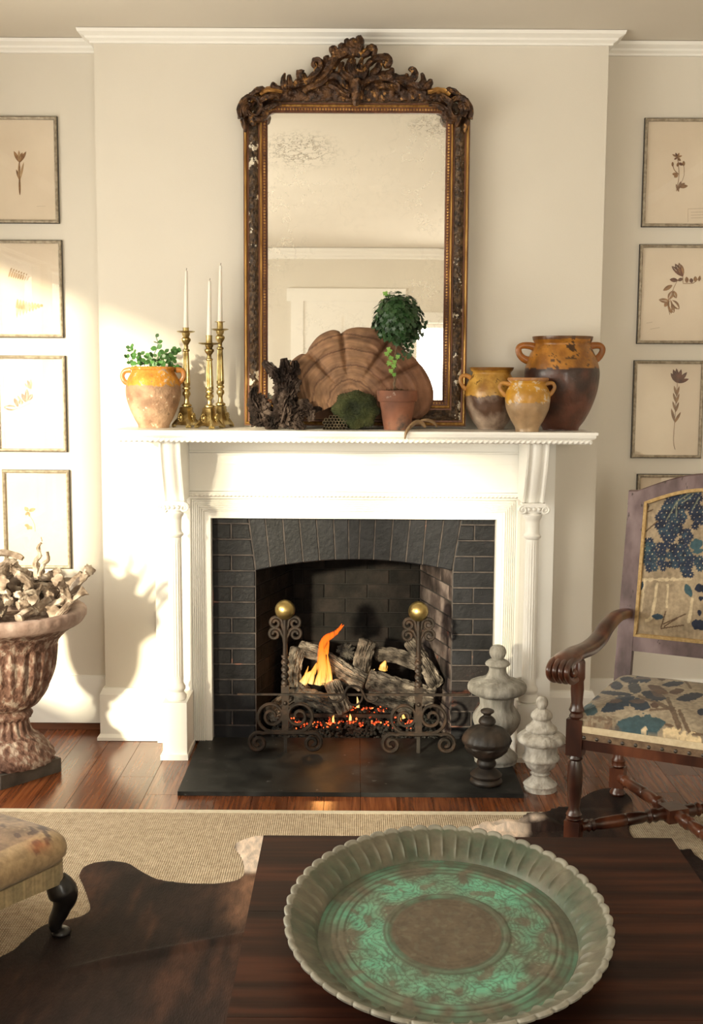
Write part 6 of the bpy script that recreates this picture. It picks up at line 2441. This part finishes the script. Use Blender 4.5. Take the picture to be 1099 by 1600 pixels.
# the same branch repeats on the half of the back outside the picture
tan1, tan2 = srgb(136, 120, 98), srgb(166, 148, 122)
cream = srgb(196, 178, 146)
PLV = [(690, 1160, 640, 1040, 30, 3), (720, 1090, 800, 1070, 40, 0), (335, 1330, 440, 1340, 28, 2), (240, 1100, 255, 1020, 14, 2), (780, 1200, 800, 1150, 40, 0), (760, 1330, 800, 1290, 44, 0), (690, 1390, 790, 1420, 46, 0),
       (680, 720, 790, 660, 50, 3), (700, 760, 800, 740, 24, 3)]
PLINE = [(470, 470, 560, 310), (560, 310, 680, 230), (680, 230, 800, 215), (555, 440, 560, 330), (620, 310, 700, 250), (700, 380, 760, 270), (280, 410, 310, 345), (285, 405, 345, 380), (265, 590, 390, 480), (420, 1430, 460, 1290), (440, 1400, 640, 1310), (450, 1420, 560, 1350), (420, 1440, 620, 1410)]
PCRM = [(340, 1350, 380, 1040, 14), (240, 1280, 262, 1010, 14), (470, 1250, 480, 1050, 10), (670, 1380, 705, 1180, 14), (250, 1005, 680, 1000, 12), (300, 1370, 345, 1340, 16)]


def seg(x, y, a, bq, c, d):
    dx, dy = c - a, d - bq
    t = max(0, min(1, ((x - a) * dx + (y - bq) * dy) / (dx * dx + dy * dy)))
    return sqrt((x - a - dx * t) ** 2 + (y - bq - dy * t) ** 2)


def backpaint(p):
    X, Y = pr(p)
    q = p - CB0
    u = q.dot(CU)
    if u > CW * .5:                 # mirrored on the far half
        p2 = p - CU * (2 * (u - CW * .5))
        X, Y = pr(p2)
    x, y = (X - 960) / .175, (Y - 730) / .175
    n1 = nz(p.x * 8, p.z * 8, p.y * 8)
    n2 = nz(p.x * 90, p.z * 14, p.y * 90)
    c = lerp(tan1, tan2, min(1, max(0, .45 + n1 * .9 + n2 * .5)))
    for L in PCRM:
        d = seg(x, y, *L[:4])
        if d < L[4] * (1 + n2):
            c = lerp(c, cream, .75)
    for L in PLV:
        if ell(x, y, *L[:5]) < 1 + .3 * n2:
            c = BLUES[L[5]]
    for (fx_, fy_, r, bc_, ph) in flor:
        dx, dy = X - fx_, Y - fy_
        d2 = dx * dx + dy * dy
        if d2 < r * r * 1.3:
            d = sqrt(d2)
            a = atan2(dy, dx)
            if d < r * (.92 + .16 * cos(8 * a + ph * 6)):
                c = bc_
                if d < .80:
                    c = cream
    for i, L in enumerate(PLINE):
        if seg(x, y, *L) < 6:
            c = srgb(106, 110, 96) if i < 6 else srgb(92, 72, 54)
    return c


NU, NV = 230, 230
b = B()


def backpt(i, j):
    u = PW + .0015 + (CW - 2 * PW - .003) * i
    zt = archz(u) - .042
    z = z_pan + .002 + (zt - z_pan - .002) * j
    e = min(i, 1 - i) * 2
    k = min(1, min(e, min(j, 1 - j) * 2) / .35)
    return K3(u, z, .006 + .022 * sin(pi / 2 * k))


g = b.grid(NU, NV, backpt)
b.obj('back_upholstery', M['tapestry'], parent=ch, paint=backpaint, smooth=80)
b = B()
loop = [backpt(i / 20, 0) for i in range(20)] + [backpt(1, i / 20) for i in range(20)] + [backpt(1 - i / 30, 1) for i in range(30)] + [backpt(0, 1 - i / 20) for i in range(20)]
mid = sum(loop, V()) / len(loop)
rs = []
k = len(loop)
nb_ = CU.cross(K3(0, 1) - K3(0, .5)).normalized()
for i, p in enumerate(loop):
    inw = (mid - p).normalized()
    t = (loop[(i + 1) % k] - loop[i - 1]).normalized()
    sd = t.cross(nb_).normalized()
    if sd.dot(inw) < 0:
        sd = -sd
    fwd = CF * .013
    rs.append([p - sd * .001 + CF * .001, p - sd * .001 + fwd, p + sd * .011 + fwd * 1.3, p + sd * .013 + fwd * .9, p + sd * .012])
b.rings(rs, loop=True)
b.obj('braid', M['braid'], parent=ch, smooth=50)
b = B().rings([[K3(u, z_pan + .004, -.014), K3(u, z_pan + .004, -.004), K3(u, archz(u) - .042, -.004), K3(u, archz(u) - .042, -.014)] for u in [PW + (CW - 2 * PW) * i / 12 for i in range(13)]]) and None
b = B()
b.rings([[K3(u, z_pan + .0045, -.014), K3(u, z_pan + .0045, -.004), K3(u, archz(u) - .0425, -.004), K3(u, archz(u) - .0425, -.014)] for u in [PW + .001 + (CW - 2 * PW - .002) * i / 12 for i in range(13)]])
b.obj('back_lining', M['linen'], parent=ch, smooth=40)

# arms: a sloping board ending in a carved knuckled scroll
ap_ = [SIDE(x, y) for x, y in ((988, 957), (966, 962), (949, 978), (936, 998), (919, 1013), (899, 1021), (883, 1031), (876, 1044))]
for u in (0, CW):
    off = CU * u
    p = smoothp(ap_, 6)
    k = len(p)
    b = B()
    rs = []
    for i, c in enumerate(p):
        t = (p[min(i + 1, k - 1)] - p[max(i - 1, 0)]).normalized()
        up = CU.cross(t).normalized()
        if up.z < 0:
            up = -up
        w = .022 + .016 * (i / (k - 1)) ** 1.2
        th = .017 + .003 * sin(pi * i / (k - 1))
        cc = c + off + CU * .0
        rs.append([cc + CU * (w * x_) + up * (th * y_) for x_, y_ in ((-1, -.7), (-.7, -1), (.7, -1), (1, -.7), (1, .6), (.72, .92), (.25, 1.1), (-.25, 1.1), (-.72, .92), (-1, .6))])
    b.rings(rs)
    b.obj('arm', M['mahog'], parent=ch, smooth=60)
    for q in range(4):              # knuckles of the scroll
        s_ = (q - 1.5) * .0195
        pts = [SIDE(x, y) + off + CU * s_ for x, y in ((889, 1026), (878, 1034), (872, 1046), (873, 1058), (880, 1064), (887, 1060))]
        kb = B().tube(smoothp(pts, 5), [.0100] * 26, 10, up=CU)
        kb.sph(SIDE(882, 1050) + off + CU * s_, .0155, 12, nz=.05)
        kb.obj('arm_knuckle', M['mahog'], parent=ch, smooth=70)

# seat rails, padding, trim and nails
for (u0, f0, u1, f1) in ((.0, CD, CW, CD), (.0, 0, .0, CD), (CW, 0, CW, CD), (0, 0, CW, 0)):
    a, c = C3(u0, f0, .392), C3(u1, f1, .392)
    d = (c - a).normalized()
    s_ = V((-d.y, d.x, 0)) * .017
    B().obox((a + c) / 2, d * ((c - a).length / 2 - .0275), s_, (0, 0, .030)).bevel(.003, 1).obj('seat_rail', M['mahog'], parent=ch, smooth=0)
Q3 = lambda x, y: (860 + x * .2175, 1020 + y * .2175)
nv = [srgb(30, 36, 50), srgb(38, 50, 64), srgb(56, 78, 84), srgb(84, 62, 48), srgb(50, 52, 56)]
SEAT = [(330, 280, 600, 302, 15, 0), (365, 420, 610, 315, 46, 1), (430, 232, 525, 240, 32, 0), (500, 185, 640, 205, 24, 0), (615, 175, 725, 195, 30, 1), (715, 140, 940, 188, 20, 4), (800, 232, 965, 215, 18, 0), (560, 235, 655, 272, 40, 4), (655, 285, 835, 330, 34, 0), (700, 235, 850, 292, 26, 3),
        (855, 285, 965, 268, 20, 3), (905, 335, 1105, 300, 28, 0), (560, 345, 720, 392, 42, 1), (425, 570, 830, 500, 84, 2), (240, 395, 340, 425, 46, 2), (255, 325, 365, 318, 20, 0), (950, 145, 1025, 172, 30, 1), (1035, 190, 1110, 190, 26, 0), (1055, 420, 1120, 430, 26, 0), (380, 235, 450, 220, 12, 3), (720, 370, 780, 385, 22, 3), (770, 185, 830, 190, 14, 3)]
SLN = [(640, 312, 760, 355, 9), (760, 355, 880, 410, 13), (845, 330, 880, 410, 14), (880, 410, 930, 540, 20), (930, 420, 1000, 575, 14), (1000, 575, 1105, 590, 12), (720, 410, 880, 400, 9), (830, 515, 880, 530, 10), (955, 180, 1010, 250, 8), (470, 530, 690, 460, 4), (740, 570, 770, 470, 4)]


def seatpt(i, j):
    u, f = -.022 + (CW + .044) * i, -.005 + (CD + .028) * j
    e = min(min(i, 1 - i), min(j, 1 - j))
    k = min(1, e / .30)
    z = .449 + .062 * sin(pi / 2 * k) ** .55 + .012 * sin(pi * i) * sin(pi * j)
    if e <= 0:
        z = .440
    z += .0025 * nz(u * 12, f * 12)
    return C3(u, f, z)


def seatpaint(p):
    X, Y = pr(p)
    x, y = (X - 860) / .2175, (Y - 1020) / .2175
    n1 = nz(p.x * 10, p.y * 10)
    n2 = nz(p.x * 80, p.y * 80)
    c = lerp(srgb(128, 114, 95), srgb(162, 148, 126), min(1, max(0, .5 + n1 + n2 * .6)))
    if y > 455 and 200 < x < 470 and n1 + n2 > -.35:
        c = lerp(c, srgb(96, 72, 54), .7) if (n2 > -.05) else c
    for L in SLN:
        if seg(x, y, *L[:4]) < L[4] * (1 + n2 * .5):
            c = lerp(srgb(96, 76, 58), c, .1)
    for L in SEAT:
        v = ell(x, y, *L[:5])
        if v < 1 + .35 * n2:
            c = nv[L[5]]
            if n1 < -.28:
                c = lerp(c, srgb(110, 84, 62), .5)
    d = seg(x, y, 850, 575, 1070, 640)
    if d < 38 * (1 + n2):
        c = srgb(206, 184, 146)
    if seg(x, y, 645, 580, 685, 545) < 14:
        c = srgb(196, 176, 144)
    return c


b = B()
b.grid(200, 200, seatpt)
b.obj('seat_cushion', M['tapestry'], parent=ch, paint=seatpaint, smooth=80)


def band(z0, z1, out, mt, name):
    b = B()
    o = .0205 + out
    loop = [(-o, -.004), (CW + o, -.004), (CW + o, CD + o), (-o, CD + o)]
    rs = []
    for (u, f), (su, sf) in zip(loop, ((1, 1), (-1, 1), (-1, -1), (1, -1))):
        t = .006
        rs.append([C3(u, f, z0), C3(u, f, z1), C3(u + su * t, f + sf * t, z1), C3(u + su * t, f + sf * t, z0)])
    b.rings(rs, loop=True)
    return b.obj(name, M[mt], parent=ch, smooth=0)


band(.423, .445, .005, 'linen', 'linen_gimp')
M['tape'] = mat('brown_tape', (.10, .06, .035), (.17, .11, .065), scale=60, rough=.9)
band(.398, .4229, .003, 'tape', 'brown_tape')
nb0 = B()
nb0.sph((0, 0, 0), .0068, 10, sy=.6)
nail = None
for k in range(12):
    u = .035 + (CW - .07) * k / 11
    p = C3(u, CD + .0235, .406)
    if nail is None:
        nail = nb0.obj('nail', M['nail'], parent=ch, org=None)
        nail.location = p - ORG[ch.name]
        for v in nail.data.vertices:
            v.co += ORG[ch.name]
    else:
        share(nail.data, 'nail', ch, p)
for k in range(6):
    share(nail.data, 'nail', ch, C3(-.0235, .05 + (CD - .1) * k / 5, .406))


# turned X stretcher
def spindle(p0, p1, name):
    p0, p1 = V(p0), V(p1)
    prof = [(0, .019), (.06, .015), (.09, .022), (.11, .015), (.14, .022), (.17, .017), (.22, .020), (.45, .022), (.50, .0225), (.52, .019), (.54, .0225), (.70, .021), (.76, .016), (.79, .025), (.82, .017), (.86, .025), (.90, .020), (1, .024)]
    d = p1 - p0
    rs_p, rs_r = [], []
    for t, r in prof:
        rs_p.append(p0 + d * t)
        rs_r.append(r)
    return B().tube(rs_p, rs_r, 18).obj(name, M['mahog'], parent=ch, smooth=50)


ctr = C3(CW / 2, CD / 2, .085)
for u, f in ((0, CD), (0, 0), (CW, CD), (CW, 0)):
    e = C3(u, f, .082)
    d = (ctr - e).normalized()
    spindle(e + d * .026, ctr - d * .03, 'stretcher')
d1 = (C3(CW, CD, 0) - C3(0, 0, 0)).normalized()
d2 = (C3(0, CD, 0) - C3(CW, 0, 0)).normalized()
B().obox(ctr, d1 * .040, d2 * .040, (0, 0, .024)).bevel(.008, 2).obj('stretcher_block', M['mahog'], parent=ch, smooth=40)
